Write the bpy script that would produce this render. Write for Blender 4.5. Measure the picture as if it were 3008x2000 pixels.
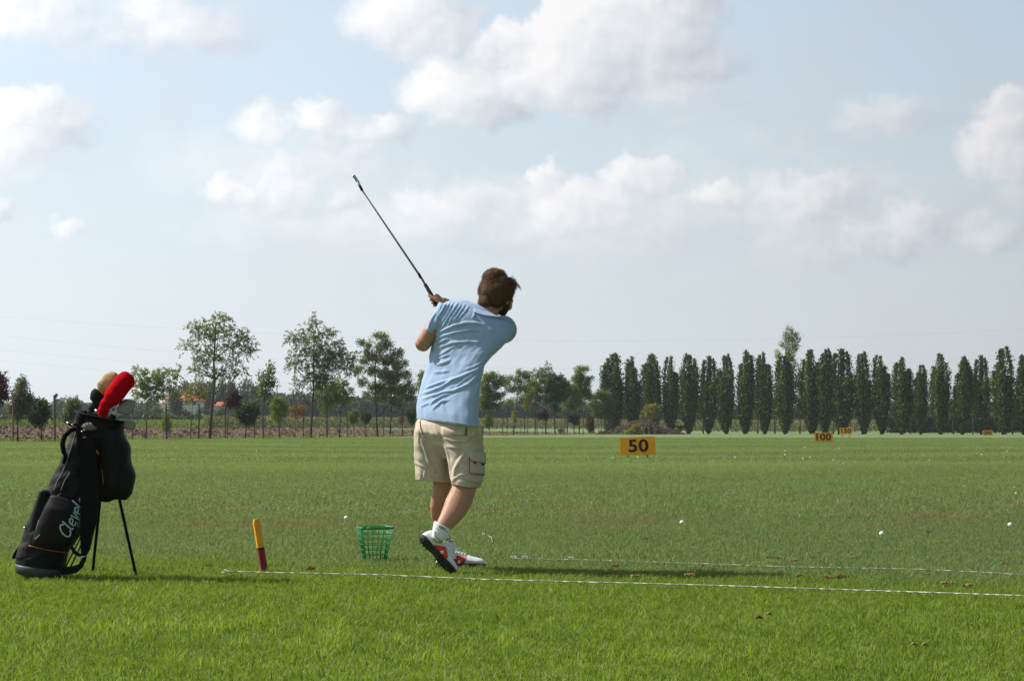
import bpy, bmesh, math, random
import numpy as np
from mathutils import Vector, Matrix
from mathutils.bvhtree import BVHTree

for o in list(bpy.data.objects):
    bpy.data.objects.remove(o)
scene = bpy.context.scene
COL = scene.collection
R = math.radians
random.seed(7)
rng = np.random.default_rng(7)

# ------------------------------------------------------------------ camera
FPX, CX, HY, CAMH = 5200.0, 1504.0, 1255.0, 0.827
PITCH = math.atan((HY - 1000.0) / FPX)
cam_d = bpy.data.cameras.new('camera')
cam_d.sensor_width = 36.0
cam_d.lens = FPX / 3008.0 * 36.0
cam_d.clip_start = 0.05
cam_d.clip_end = 20000
cam = bpy.data.objects.new('camera', cam_d)
cam.location = (0, 0, CAMH)
cam.rotation_euler = (R(90) + PITCH, 0, 0)
COL.objects.link(cam)
scene.camera = cam

def ray(px, py):
    """unit-depth direction (y = 1) seen at photograph pixel px, py"""
    yu = (1000.0 - py) / FPX
    X = (px - CX) / FPX
    Y = math.cos(PITCH) - math.sin(PITCH) * yu
    Z = math.sin(PITCH) + math.cos(PITCH) * yu
    return Vector((X / Y, 1.0, Z / Y))
def W(px, py, d):
    v = ray(px, py)
    return Vector((v.x * d, d, CAMH + v.z * d))
def G(px, py, z=0.0):
    v = ray(px, py)
    k = (z - CAMH) / v.z
    return Vector((v.x * k, k, z))
def proj(V):
    """world points (n,3) -> photograph pixels (n,2)"""
    V = np.asarray(V, float)
    x, y, z = V[:, 0], V[:, 1], V[:, 2] - CAMH
    c, s = math.cos(PITCH), math.sin(PITCH)
    f = y * c + z * s
    u = -y * s + z * c
    return np.stack([CX + FPX * x / f, 1000 - FPX * u / f], 1)

# ------------------------------------------------------------------ sun
SUN = Vector((-1.0, 0.30, 1.10)).normalized()
elev = math.asin(SUN.z)
azim = math.atan2(SUN.x, SUN.y)
sl = bpy.data.lights.new('sun', 'SUN')
sl.energy = 5.0
sl.angle = R(0.6)
sl.color = (1.0, 0.95, 0.86)
so = bpy.data.objects.new('sun', sl)
so.rotation_euler = SUN.to_track_quat('Z', 'Y').to_euler()
so.location = (0, 0, 50)
COL.objects.link(so)

# ------------------------------------------------------------------ exposure
vs = scene.view_settings
vs.view_transform = 'Standard'
vs.look = 'None'
vs.gamma = 1.0
vs.exposure = 0.35
vs.use_curve_mapping = False

# ------------------------------------------------------------------ node helpers
class NT:
    def __init__(s, tree):
        s.t = tree; s.n = tree.nodes; s.l = tree.links
    def node(s, typ, **kw):
        nd = s.n.new(typ)
        for k, v in kw.items():
            setattr(nd, k, v)
        return nd
    def put(s, sock, v):
        if v is None: return
        if isinstance(v, bpy.types.NodeSocket): s.l.new(v, sock)
        else:
            if isinstance(v, (tuple, list)) and len(v) == 3 and sock.type == 'RGBA': v = (*v, 1)
            if isinstance(v, (tuple, list)) and len(v) == 4 and sock.type == 'VECTOR': v = v[:3]
            sock.default_value = v
    def m(s, op, a, b=None, c=None, clamp=False):
        nd = s.node('ShaderNodeMath', operation=op, use_clamp=clamp)
        s.put(nd.inputs[0], a)
        if b is not None: s.put(nd.inputs[1], b)
        if c is not None: s.put(nd.inputs[2], c)
        return nd.outputs[0]
    def v(s, op, a, b=None, scale=None):
        nd = s.node('ShaderNodeVectorMath', operation=op)
        s.put(nd.inputs[0], a)
        if b is not None: s.put(nd.inputs[1], b)
        if scale is not None: s.put(nd.inputs['Scale'], scale)
        return nd.outputs['Value'] if op in ('DOT_PRODUCT', 'LENGTH') else nd.outputs[0]
    def mix(s, f, a, b, blend='MIX'):
        nd = s.node('ShaderNodeMix', data_type='RGBA', blend_type=blend)
        s.put(nd.inputs[0], f); s.put(nd.inputs[6], a); s.put(nd.inputs[7], b)
        return nd.outputs[2]
    def step(s, x, lo, hi, a=0.0, b=1.0):
        nd = s.node('ShaderNodeMapRange', interpolation_type='SMOOTHSTEP')
        s.put(nd.inputs[0], x); s.put(nd.inputs[1], lo); s.put(nd.inputs[2], hi)
        s.put(nd.inputs[3], a); s.put(nd.inputs[4], b)
        return nd.outputs[0]
    def noise(s, vec, scale, detail=3, rough=0.55, dist=0.0, out=0):
        nd = s.node('ShaderNodeTexNoise')
        if vec is not None: s.put(nd.inputs['Vector'], vec)
        nd.inputs['Scale'].default_value = scale
        nd.inputs['Detail'].default_value = detail
        nd.inputs['Roughness'].default_value = rough
        nd.inputs['Distortion'].default_value = dist
        return nd.outputs[out]
    def comb(s, x, y, z=0.0):
        nd = s.node('ShaderNodeCombineXYZ')
        s.put(nd.inputs[0], x); s.put(nd.inputs[1], y); s.put(nd.inputs[2], z)
        return nd.outputs[0]

# ------------------------------------------------------------------ world
world = bpy.data.worlds.new('World')
scene.world = world
world.use_nodes = True
world.node_tree.nodes.clear()
w = NT(world.node_tree)
tc = w.node('ShaderNodeTexCoord')
dirv = tc.outputs['Generated']
sep = w.node('ShaderNodeSeparateXYZ'); w.l.new(dirv, sep.inputs[0])
dx, dy, dz = sep.outputs
sky = w.node('ShaderNodeTexSky')
sky.sky_type = 'NISHITA'
sky.sun_disc = False
sky.sun_elevation = elev
sky.sun_rotation = azim
sky.air_density = 1.0
sky.dust_density = 2.2
sky.ozone_density = 1.5
SKY_K = 0.06
az = w.m('ARCTAN2', dx, dy)
hor = w.m('SQRT', w.m('ADD', w.m('MULTIPLY', dx, dx), w.m('MULTIPLY', dy, dy)))
el = w.m('ARCTAN2', dz, hor)
# angular coordinates in units of 1/5200 radian
q0 = w.comb(w.m('MULTIPLY_ADD', az, FPX, CX), w.m('MULTIPLY_ADD', el, -FPX, HY))
wn1 = w.noise(w.v('SCALE', q0, scale=0.001), 7.0, 4, 0.6, out=1)
wn = w.v('SCALE', w.v('SUBTRACT', wn1, (0.5, 0.5, 0.5)), scale=170.0)
wn2 = w.noise(w.v('SCALE', q0, scale=0.001), 26.0, 3, 0.55, out=1)
wnb = w.v('SCALE', w.v('SUBTRACT', wn2, (0.5, 0.5, 0.5)), scale=38.0)
q = w.v('ADD', w.v('ADD', q0, wn), wnb)
# cx, cy, rx, ry, weight (bank of cumulus; same units)
CL = [(1735, 110, 150, 150, 2.2), (1880, 190, 290, 120, 1.2), (1700, 240, 180, 110, 1.7), (1930, 60, 190, 120, 1.4), (1480, 150, 85, 75, 1.4), (1600, 150, 100, 90, 1.5),
      (1550, 650, 950, 150, .55), (2350, 650, 700, 170, .52), (900, 500, 480, 140, .48), (300, 90, 480, 150, .50), (2150, 480, 420, 120, .30),
      (1380, 290, 200, 95, 1.4), (1215, 70, 200, 110, 1.2), (1330, 160, 120, 90, .7), (60, 60, 260, 110, .9),
      (170, 130, 230, 60, .6), (480, 90, 160, 90, .9), (620, 120, 150, 70, .75), (300, 140, 130, 50, .6),
      (90, 400, 200, 95, 1.35), (60, 500, 240, 60, .55), (775, 380, 85, 55, .85), (960, 370, 110, 60, .9),
      (1120, 390, 100, 50, .95), (680, 570, 90, 50, .95), (830, 540, 110, 110, .8), (1010, 580, 70, 40, .85), (980, 480, 200, 90, .55),
      (1330, 600, 210, 80, 1.0), (1610, 530, 65, 50, 1.25), (1700, 610, 200, 90, 1.15), (1890, 520, 125, 60, 1.25), (1260, 680, 330, 60, .6),
      (1830, 690, 350, 50, .65), (2130, 580, 90, 55, 1.1), (2270, 560, 110, 70, .7), (2400, 580, 130, 80, 1.25), (2370, 620, 120, 80, 1.0),
      (2560, 730, 110, 55, 1.15), (2700, 670, 115, 62, 1.25), (2380, 750, 170, 80, .6), (2950, 370, 100, 70, 1.1), (2930, 470, 130, 90, 1.2), (2980, 560, 80, 90, .7),
      (2900, 710, 110, 60, .8), (2620, 370, 180, 55, .6), (225, 690, 60, 34, .7), (10, 650, 60, 50, .8), (2050, 300, 170, 60, .5)]
maxf = None; sw = None; sg = None
for (cx_, cy_, rx_, ry_, wt) in CL:
    dv = w.v('MULTIPLY', w.v('SUBTRACT', q, (cx_, cy_, 0)), (1 / (rx_ * 1.28), 1 / (ry_ * 1.28), 0))
    f = w.m('MULTIPLY', w.m('SUBTRACT', 1.0, w.v('DOT_PRODUCT', dv, dv), clamp=True), wt)
    g = w.m('MULTIPLY', w.v('DOT_PRODUCT', dv, (-0.95, -0.60, 0)), f)
    maxf = f if maxf is None else w.m('MAXIMUM', maxf, f)
    sw = f if sw is None else w.m('ADD', sw, f)
    sg = g if sg is None else w.m('ADD', sg, g)
# away from that bank the same kind of cumulus goes on
gn = w.noise(w.v('MULTIPLY', dirv, (1, 1, 2.2)), 3.2, 5, 0.6)
qsep = w.node('ShaderNodeSeparateXYZ'); w.l.new(q0, qsep.inputs[0])
outx = w.step(w.m('ABSOLUTE', w.m('SUBTRACT', qsep.outputs[0], CX)), 1550.0, 2100.0)
outy = w.step(qsep.outputs[1], -60.0, -500.0)
outm = w.m('MAXIMUM', outx, outy)
gen = w.m('MULTIPLY', w.step(gn, 0.52, 0.78), outm)
dens0 = w.m('MAXIMUM', maxf, w.m('MULTIPLY', gen, 0.9))
fine = w.noise(w.v('SCALE', q0, scale=0.001), 8.0, 4, 0.5)
dens = w.m('ADD', dens0, w.m('MULTIPLY', w.m('SUBTRACT', fine, 0.5), 0.40))
mask = w.m('MULTIPLY', w.step(dens, 0.05, 0.95), 0.97)
shade = w.m('DIVIDE', sg, w.m('ADD', sw, 0.05))
lobes = w.noise(w.v('ADD', w.v('SCALE', q0, scale=0.001), (0.018, 0.026, 0)), 8.0, 4, 0.5)
relief = w.m('MULTIPLY', w.m('SUBTRACT', fine, lobes), 0.85)
shd = w.m('ADD', w.m('MULTIPLY_ADD', shade, 0.75, 0.68), relief, clamp=True)
# brightness towards the sun side
sdh = Vector((SUN.x, SUN.y, 0)).normalized()
side = w.m('DIVIDE', w.v('DOT_PRODUCT', dirv, tuple(sdh)), w.m('MAXIMUM', hor, 0.05))
sunny = w.m('MULTIPLY_ADD', side, 0.56, 0.725)
sunny = w.m('MINIMUM', w.m('MAXIMUM', sunny, 0.42), 1.15)
cl_col = w.mix(shd, (0.45, 0.51, 0.59), (0.88, 0.87, 0.875))
cl_col = w.v('SCALE', cl_col, scale=sunny)
nis = w.v('SCALE', sky.outputs[0], scale=SKY_K)
veil = w.v('SCALE', w.mix(w.step(el, 0.0, 0.26), (0.675, 0.735, 0.755), (0.595, 0.71, 0.815)), scale=sunny)
vf = w.step(el, 0.18, 0.85, 0.90, 0.06)
base = w.mix(vf, nis, veil)
patch = w.noise(w.v('SCALE', q0, scale=0.001), 2.2, 4, 0.55)
cir = w.m('MULTIPLY', w.step(patch, 0.38, 0.72), 0.30)
base = w.mix(cir, base, w.v('SCALE', w.v('ADD', (0.60, 0.62, 0.65), (0, 0, 0)), scale=sunny))
lowf = w.step(el, 0.015, 0.13, 0.15, 1.0)
colr = w.mix(w.m('MULTIPLY', mask, lowf), base, cl_col)
below = w.step(dz, -0.02, -0.2)
colr = w.mix(below, colr, (0.10, 0.12, 0.07))
bg = w.node('ShaderNodeBackground'); w.l.new(colr, bg.inputs[0]); bg.inputs[1].default_value = 1.0
wo = w.node('ShaderNodeOutputWorld'); w.l.new(bg.outputs[0], wo.inputs[0])

# ------------------------------------------------------------------ materials
def newmat(name):
    m = bpy.data.materials.new(name)
    m.use_nodes = True
    m.node_tree.nodes.clear()
    nt = NT(m.node_tree)
    out = nt.node('ShaderNodeOutputMaterial')
    return m, nt, out
def mat(name, col, rough=0.7, spec=0.4, metal=0.0, var=0.12, vscale=8.0, bump=0.0, bscale=60.0, bdist=0.01, col2=None, c2scale=5.0, c2lo=.5, c2hi=.6, sheen=0.0, coat=0.0, sss=0.0):
    m, nt, out = newmat(name)
    p = nt.node('ShaderNodeBsdfPrincipled')
    tcn = nt.node('ShaderNodeTexCoord')
    oc = tcn.outputs['Object']
    n = nt.noise(oc, vscale, 4, 0.6)
    c = (*col, 1)
    if col2 is not None:
        c = nt.mix(nt.step(nt.noise(oc, c2scale, 4, .6), c2lo, c2hi), c, (*col2, 1))
    f = nt.m('MULTIPLY_ADD', n, 2 * var, 1 - var)
    c = nt.v('SCALE', c, scale=f)
    nt.put(p.inputs['Base Color'], c)
    nt.put(p.inputs['Roughness'], nt.m('MULTIPLY_ADD', n, 0.2, rough - 0.1))
    p.inputs['Metallic'].default_value = metal
    p.inputs['Specular IOR Level'].default_value = spec
    p.inputs['Sheen Weight'].default_value = sheen
    p.inputs['Coat Weight'].default_value = coat
    if sss:
        p.inputs['Subsurface Weight'].default_value = sss
        p.inputs['Subsurface Radius'].default_value = (0.012, 0.005, 0.003)
        p.inputs['Subsurface Scale'].default_value = 1.0
    if bump:
        b = nt.node('ShaderNodeBump'); b.inputs['Strength'].default_value = bump; b.inputs['Distance'].default_value = bdist
        nt.l.new(nt.noise(oc, bscale, 3, .6), b.inputs['Height']); nt.l.new(b.outputs[0], p.inputs['Normal'])
    nt.l.new(p.outputs[0], out.inputs[0])
    return m
def leafmat(name, c1, c2, c3=None, trans=0.35, rough=0.6, spec=0.3, world_zone=None):
    """foliage: every leaf its own tone, light passes through"""
    m, nt, out = newmat(name)
    geo = nt.node('ShaderNodeNewGeometry')
    rnd = geo.outputs['Random Per Island']
    c = nt.mix(rnd, (*c1, 1), (*c2, 1))
    if c3 is not None:
        c = nt.mix(nt.step(rnd, 0.86, 0.9), c, (*c3, 1))
    tcn = nt.node('ShaderNodeTexCoord')
    n = nt.noise(tcn.outputs['Object'], 0.9, 3, .6)
    c = nt.v('SCALE', c, scale=nt.m('MULTIPLY_ADD', n, 0.7, 0.65))
    p = nt.node('ShaderNodeBsdfPrincipled')
    nt.put(p.inputs['Base Color'], c); p.inputs['Roughness'].default_value = rough
    p.inputs['Specular IOR Level'].default_value = spec
    t = nt.node('ShaderNodeBsdfTranslucent')
    nt.put(t.inputs[0], nt.mix(0.5, c, nt.v('MULTIPLY', c, (1.35, 1.25, 0.5))))
    ms = nt.node('ShaderNodeMixShader'); ms.inputs[0].default_value = trans
    nt.l.new(p.outputs[0], ms.inputs[1]); nt.l.new(t.outputs[0], ms.inputs[2])
    nt.l.new(ms.outputs[0], out.inputs[0])
    return m

def grass_colour(nt, pos):
    """turf colour by place in the world: lush by the tee, olive mown turf beyond, dry band, mown lanes"""
    sp = nt.node('ShaderNodeSeparateXYZ'); nt.l.new(pos, sp.inputs[0])
    X, Y, Z = sp.outputs
    flat = nt.comb(X, Y, 0)
    edge = nt.m('ADD', nt.m('SUBTRACT', Y, nt.m('MULTIPLY_ADD', X, -0.34, 9.95)), nt.m('MULTIPLY', nt.m('SUBTRACT', nt.noise(flat, 1.3, 4, .6), .5), 1.6))
    zone = nt.step(edge, -0.5, 1.2)
    lush = nt.mix(nt.noise(flat, 1.1, 4, .6), (0.090, 0.168, 0.014), (0.185, 0.265, 0.032))
    lush = nt.mix(nt.m('MULTIPLY', nt.step(nt.noise(flat, 2.6, 3, .6), .56, .68), .45), lush, (0.185, 0.250, 0.060, 1))
    lush = nt.mix(nt.m('MULTIPLY', nt.step(nt.noise(flat, 0.55, 3, .6), .52, .66), .5), lush, (0.066, 0.150, 0.024, 1))
    mown = nt.mix(nt.noise(flat, 0.8, 5, .65), (0.098, 0.164, 0.060), (0.178, 0.240, 0.108))
    ybr = nt.m('ADD', Y, nt.m('MULTIPLY', nt.m('SUBTRACT', nt.noise(flat, 0.35, 3, .5), .5), 7.0))
    band = nt.m('MULTIPLY', nt.step(ybr, 11.5, 15.0), nt.step(ybr, 24.0, 18.0))
    dryn = nt.step(nt.noise(nt.v('MULTIPLY', flat, (0.7, 1.0, 1)), 0.9, 5, .65), .42, .64)
    mown = nt.mix(nt.m('MULTIPLY', nt.m('MULTIPLY', band, dryn), .66), mown, (0.178, 0.165, 0.088, 1))
    sc = nt.step(nt.noise(flat, 3.1, 4, .6), .64, .74)
    mown = nt.mix(nt.m('MULTIPLY', sc, .35), mown, (0.20, 0.165, 0.085, 1))
    far = nt.mix(nt.noise(nt.v('MULTIPLY', flat, (0.5, 1.3, 1)), 0.16, 4, .6), (0.125, 0.195, 0.066), (0.190, 0.252, 0.104))
    lanes = nt.m('SINE', nt.m('ADD', nt.m('MULTIPLY', Y, 0.42), nt.m('MULTIPLY', nt.noise(flat, .05, 2, .5), 9.0)))
    far = nt.v('SCALE', far, scale=nt.m('MULTIPLY_ADD', lanes, 0.09, 1.0))
    mown = nt.mix(nt.step(Y, 20.0, 34.0), mown, far)
    return nt.mix(zone, lush, mown)

def blade_mat(name, bright=1.0, tint=None):
    m, nt, out = newmat(name)
    geo = nt.node('ShaderNodeNewGeometry')
    c = grass_colour(nt, geo.outputs['Position'])
    rnd = geo.outputs['Random Per Island']
    f = nt.m('MULTIPLY_ADD', rnd, 0.75, 0.72 * bright)
    c = nt.v('SCALE', c, scale=f)
    if tint: c = nt.mix(.6, c, (*tint, 1))
    c = nt.mix(nt.m('MULTIPLY', nt.step(rnd, .89, .93), .7), c, (0.32, 0.295, 0.18, 1))
    p = nt.node('ShaderNodeBsdfPrincipled'); nt.put(p.inputs['Base Color'], c)
    p.inputs['Roughness'].default_value = 0.5; p.inputs['Specular IOR Level'].default_value = 0.28
    t = nt.node('ShaderNodeBsdfTranslucent'); nt.put(t.inputs[0], nt.v('MULTIPLY', c, (1.45, 1.35, .7)))
    ms = nt.node('ShaderNodeMixShader'); ms.inputs[0].default_value = 0.45
    nt.l.new(p.outputs[0], ms.inputs[1]); nt.l.new(t.outputs[0], ms.inputs[2]); nt.l.new(ms.outputs[0], out.inputs[0])
    return m

def lawn_mat():
    m, nt, out = newmat('turf')
    geo = nt.node('ShaderNodeNewGeometry')
    pos = geo.outputs['Position']
    c = grass_colour(nt, pos)
    n = nt.noise(pos, 9.0, 5, .75)
    n2 = nt.noise(pos, 45.0, 3, .7)
    c = nt.v('SCALE', c, scale=nt.m('MULTIPLY_ADD', n, 1.0, 0.42))
    c = nt.v('SCALE', c, scale=nt.m('MULTIPLY_ADD', n2, 0.7, 0.62))
    p = nt.node('ShaderNodeBsdfPrincipled'); nt.put(p.inputs['Base Color'], c)
    p.inputs['Roughness'].default_value = .85; p.inputs['Specular IOR Level'].default_value = .15
    b = nt.node('ShaderNodeBump'); b.inputs['Strength'].default_value = .7; b.inputs['Distance'].default_value = .04
    nt.l.new(nt.m('ADD', n, n2), b.inputs['Height']); nt.l.new(b.outputs[0], p.inputs['Normal'])
    nt.l.new(p.outputs[0], out.inputs[0])
    return m

# ------------------------------------------------------------------ object helpers
def tag(o, label=None, cat=None, group=None, kind=None):
    if label: o['label'] = label
    if cat: o['category'] = cat
    if group: o['group'] = group
    if kind: o['kind'] = kind
    return o
def link(name, me, m=None, parent=None):
    o = bpy.data.objects.new(name, me)
    if m is not None and me is not None and len(me.materials) == 0: me.materials.append(m)
    COL.objects.link(o)
    if parent is not None:
        o.parent = parent
        o.matrix_parent_inverse = parent_inv(parent)
    return o
def parent_inv(p):
    M = Matrix.Identity(4)
    q_ = p
    chain = []
    while q_ is not None:
        chain.append(q_); q_ = q_.parent
    for c in reversed(chain):
        M = M @ (c.matrix_parent_inverse @ c.matrix_basis)
    return M.inverted()
def empty(name, loc):
    o = bpy.data.objects.new(name, None)
    o.empty_display_size = .1
    o.location = loc
    COL.objects.link(o)
    return o
def mesh(name, V, F, smooth=True):
    me = bpy.data.meshes.new(name)
    me.from_pydata([tuple(v) for v in V], [], F)
    me.update()
    if smooth: me.polygons.foreach_set('use_smooth', [True] * len(me.polygons))
    return me
def quads(name, Q, smooth=False):
    """Q: (n,4,3) array -> mesh of n loose quads"""
    Q = np.asarray(Q, dtype=np.float32)
    n = len(Q)
    me = bpy.data.meshes.new(name)
    me.vertices.add(4 * n); me.loops.add(4 * n); me.polygons.add(n)
    me.vertices.foreach_set('co', Q.reshape(-1))
    me.loops.foreach_set('vertex_index', np.arange(4 * n, dtype=np.int32))
    me.polygons.foreach_set('loop_start', np.arange(0, 4 * n, 4, dtype=np.int32))
    me.polygons.foreach_set('loop_total', np.full(n, 4, dtype=np.int32))
    me.update(calc_edges=True)
    return me
class MB:
    def __init__(s): s.V = []; s.F = []
    def add(s, V, F):
        k = len(s.V); s.V += [tuple(v) for v in V]; s.F += [tuple(i + k for i in f) for f in F]; return s
    def box(s, c, sz, rot=None, taper=1.0):
        c = Vector(c); V = []
        for z in (-1, 1):
            for (x, y) in ((-1, -1), (1, -1), (1, 1), (-1, 1)):
                t = taper if z > 0 else 1
                p = Vector((x * sz[0] / 2 * t, y * sz[1] / 2 * t, z * sz[2] / 2))
                if rot is not None: p = rot @ p
                V.append(c + p)
        return s.add(V, [(3, 2, 1, 0), (4, 5, 6, 7), (0, 1, 5, 4), (1, 2, 6, 5), (2, 3, 7, 6), (3, 0, 4, 7)])
    def tube(s, pts, rad, n=8, flat=1.0, up=None, cap=True):
        pts = [Vector(p) for p in pts]
        if not hasattr(rad, '__len__'): rad = [rad] * len(pts)
        V = []; prev = None
        for i, p in enumerate(pts):
            t = (pts[min(i + 1, len(pts) - 1)] - pts[max(i - 1, 0)])
            t = t.normalized() if t.length > 1e-9 else Vector((0, 0, 1))
            if prev is None:
                a = Vector(up) if up is not None else (Vector((0, 0, 1)) if abs(t.z) < .9 else Vector((1, 0, 0)))
            else: a = prev
            a = (a - t * a.dot(t)).normalized(); prev = a
            b = t.cross(a)
            for k in range(n):
                an = 2 * math.pi * k / n
                V.append(p + a * (math.cos(an) * rad[i] * flat) + b * (math.sin(an) * rad[i]))
        F = []
        for i in range(len(pts) - 1):
            for k in range(n):
                F.append((i * n + k, i * n + (k + 1) % n, (i + 1) * n + (k + 1) % n, (i + 1) * n + k))
        if cap:
            F.append(tuple(range(n - 1, -1, -1))); F.append(tuple((len(pts) - 1) * n + k for k in range(n)))
        return s.add(V, F)
    def rings(s, rings, cap=True):
        n = len(rings[0]); V = [p for r in rings for p in r]; F = []
        for i in range(len(rings) - 1):
            for k in range(n):
                F.append((i * n + k, i * n + (k + 1) % n, (i + 1) * n + (k + 1) % n, (i + 1) * n + k))
        if cap:
            F.append(tuple(range(n - 1, -1, -1))); F.append(tuple((len(rings) - 1) * n + k for k in range(n)))
        return s.add(V, F)
    def ellipsoid(s, c, r, M=None, nu=20, nv=12):
        c = Vector(c); V = []; F = []
        for j in range(nv + 1):
            ph = math.pi * j / nv
            for i in range(nu):
                th = 2 * math.pi * i / nu
                p = Vector((r[0] * math.sin(ph) * math.cos(th), r[1] * math.sin(ph) * math.sin(th), r[2] * math.cos(ph)))
                if M is not None: p = M @ p
                V.append(c + p)
        for j in range(nv):
            for i in range(nu):
                F.append((j * nu + i, (j + 1) * nu + i, (j + 1) * nu + (i + 1) % nu, j * nu + (i + 1) % nu))
        return s.add(V, F)
    def mesh(s, name, smooth=True): return mesh(name, s.V, s.F, smooth)
    def build(s, name, m, parent=None, smooth=True, label=None):
        o = link(name, s.mesh(name, smooth), m, parent)
        if label: o['label'] = label
        return o

def remesh(name, mb, voxel=0.005, smooth=4, extra=None):
    """union of overlapping closed shapes -> one continuous skin"""
    me = mb.mesh(name)
    bm = bmesh.new(); bm.from_mesh(me); bmesh.ops.recalc_face_normals(bm, faces=bm.faces); bm.to_mesh(me); bm.free()
    tmp = bpy.data.objects.new('tmp', me); COL.objects.link(tmp)
    r = tmp.modifiers.new('r', 'REMESH'); r.mode = 'VOXEL'; r.voxel_size = voxel; r.use_smooth_shade = True
    if smooth:
        s = tmp.modifiers.new('s', 'SMOOTH'); s.factor = .5; s.iterations = smooth
    dg = bpy.context.evaluated_depsgraph_get()
    ev = tmp.evaluated_get(dg)
    out = bpy.data.meshes.new_from_object(ev, preserve_all_data_layers=False, depsgraph=dg)
    out.name = name
    bpy.data.objects.remove(tmp); bpy.data.meshes.remove(me)
    out.polygons.foreach_set('use_smooth', [True] * len(out.polygons))
    return out
def get_v(me):
    a = np.empty(len(me.vertices) * 3, dtype=np.float32); me.vertices.foreach_get('co', a); return a.reshape(-1, 3).astype(float)
def get_n(me):
    a = np.empty(len(me.vertices) * 3, dtype=np.float32); me.vertices.foreach_get('normal', a); return a.reshape(-1, 3).astype(float)
def set_v(me, V):
    me.vertices.foreach_set('co', V.astype(np.float32).reshape(-1)); me.update()
def bvh_of(me):
    return BVHTree.FromPolygons([v.co.copy() for v in me.vertices], [tuple(p.vertices) for p in me.polygons])
CAMP = Vector((0, 0, CAMH))
def hit(bv, px, py, off=0.0):
    d = ray(px, py).normalized()
    loc, nrm, i, dist = bv.ray_cast(CAMP, d)
    if loc is None:
        best = None
        for k in range(40):
            p = CAMP + d * (9.0 + k * .06)
            l, n_, i_, ds = bv.find_nearest(p)
            if l is not None and (best is None or ds < best[1]): best = ((l, n_), ds)
        loc, nrm = best[0]
    if nrm.dot(d) > 0: nrm = -nrm
    return loc + nrm * off, nrm
def drape_line(mb, bv, pts, r, off=0.0, n=6, flat=1.0, seg=6):
    P = []
    for a, b in zip(pts[:-1], pts[1:]):
        for k in range(seg):
            t = k / seg
            P.append(hit(bv, a[0] + (b[0] - a[0]) * t, a[1] + (b[1] - a[1]) * t, off)[0])
    P.append(hit(bv, *pts[-1], off)[0])
    mb.tube(P, r, n=n)
def drape_quad(mb, bv, c, off, thick, nu=8, nv=8):
    """patch with corners c (4 pixels, in order) laid on a surface, with real thickness"""
    top = []; bot = []
    for j in range(nv + 1):
        for i in range(nu + 1):
            u, v = i / nu, j / nv
            x = (1 - v) * ((1 - u) * c[0][0] + u * c[1][0]) + v * ((1 - u) * c[3][0] + u * c[2][0])
            y = (1 - v) * ((1 - u) * c[0][1] + u * c[1][1]) + v * ((1 - u) * c[3][1] + u * c[2][1])
            p, nm = hit(bv, x, y)
            top.append(p + nm * (off + thick)); bot.append(p + nm * (off - .001))
    n = (nu + 1) * (nv + 1); F = []
    idx = lambda i, j: j * (nu + 1) + i
    for j in range(nv):
        for i in range(nu):
            F.append((idx(i, j), idx(i + 1, j), idx(i + 1, j + 1), idx(i, j + 1)))
            F.append((n + idx(i, j + 1), n + idx(i + 1, j + 1), n + idx(i + 1, j), n + idx(i, j)))
    bd = [idx(i, 0) for i in range(nu)] + [idx(nu, j) for j in range(nv)] + [idx(i, nv) for i in range(nu, 0, -1)] + [idx(0, j) for j in range(nv, 0, -1)]
    for a, b in zip(bd, bd[1:] + bd[:1]): F.append((b, a, n + a, n + b))
    mb.add(top + bot, F)
# ------------------------------------------------------------------ terrain
A0 = np.array([-29.5, 102.0]); DIR = np.array([0.318, 0.948]); NRM = np.array([-0.948, 0.318])
def sdist(x, y): return (x - A0[0]) * NRM[0] + (y - A0[1]) * NRM[1]
def sstep(t):
    t = np.clip(t, 0, 1); return t * t * (3 - 2 * t)
def hgt(x, y):
    s = sdist(x, y)
    along = (x - A0[0]) * DIR[0] + (y - A0[1]) * DIR[1]
    amp = 1.35 - 0.75 * sstep((along - 0) / 130.0)
    z = amp * sstep((s - 1.0) / 52.0)
    z = z + 0.10 * (sstep((y - 14.0) / 40.0)) * np.sin(x * .11 + 1.3) * np.sin(y * .075) * (1 - sstep((y - 60) / 60.0))
    return z
def treeline(px):
    t = (px - CX) / FPX
    s = (29.5 + 102 * t) / (0.318 - 0.948 * t)
    return 102 + 0.948 * s
def at_line(px, extra=0.0):
    d = treeline(px) + extra
    x = (px - CX) / FPX * d
    return Vector((x, d, float(hgt(x, d))))

xs = np.concatenate([-np.geomspace(4000, 60, 26), np.linspace(-56, 60, 80), np.geomspace(64, 4000, 26)])
ys = np.concatenate([[-30, -5, 0, 3], np.linspace(4, 30, 53), np.linspace(31, 130, 100), np.linspace(133, 420, 97), np.geomspace(440, 9000, 22)])
XX, YY = np.meshgrid(xs, ys)
ZZ = hgt(XX, YY)
sg_ = sdist(XX, YY)
ZZ = ZZ - 0.25 * sstep((sg_ - 0.2) / 1.5) * (1 - sstep((sg_ - 44) / 6))
nx, ny = len(xs), len(ys)
V = np.stack([XX, YY, ZZ], -1).reshape(-1, 3)
F = [(j * nx + i, j * nx + i + 1, (j + 1) * nx + i + 1, (j + 1) * nx + i) for j in range(ny - 1) for i in range(nx - 1)]
turf = lawn_mat()
lawn = link('ground', mesh('ground', V, F), turf); tag(lawn, 'mown grass of the driving range running to the fields', kind='structure')

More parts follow.
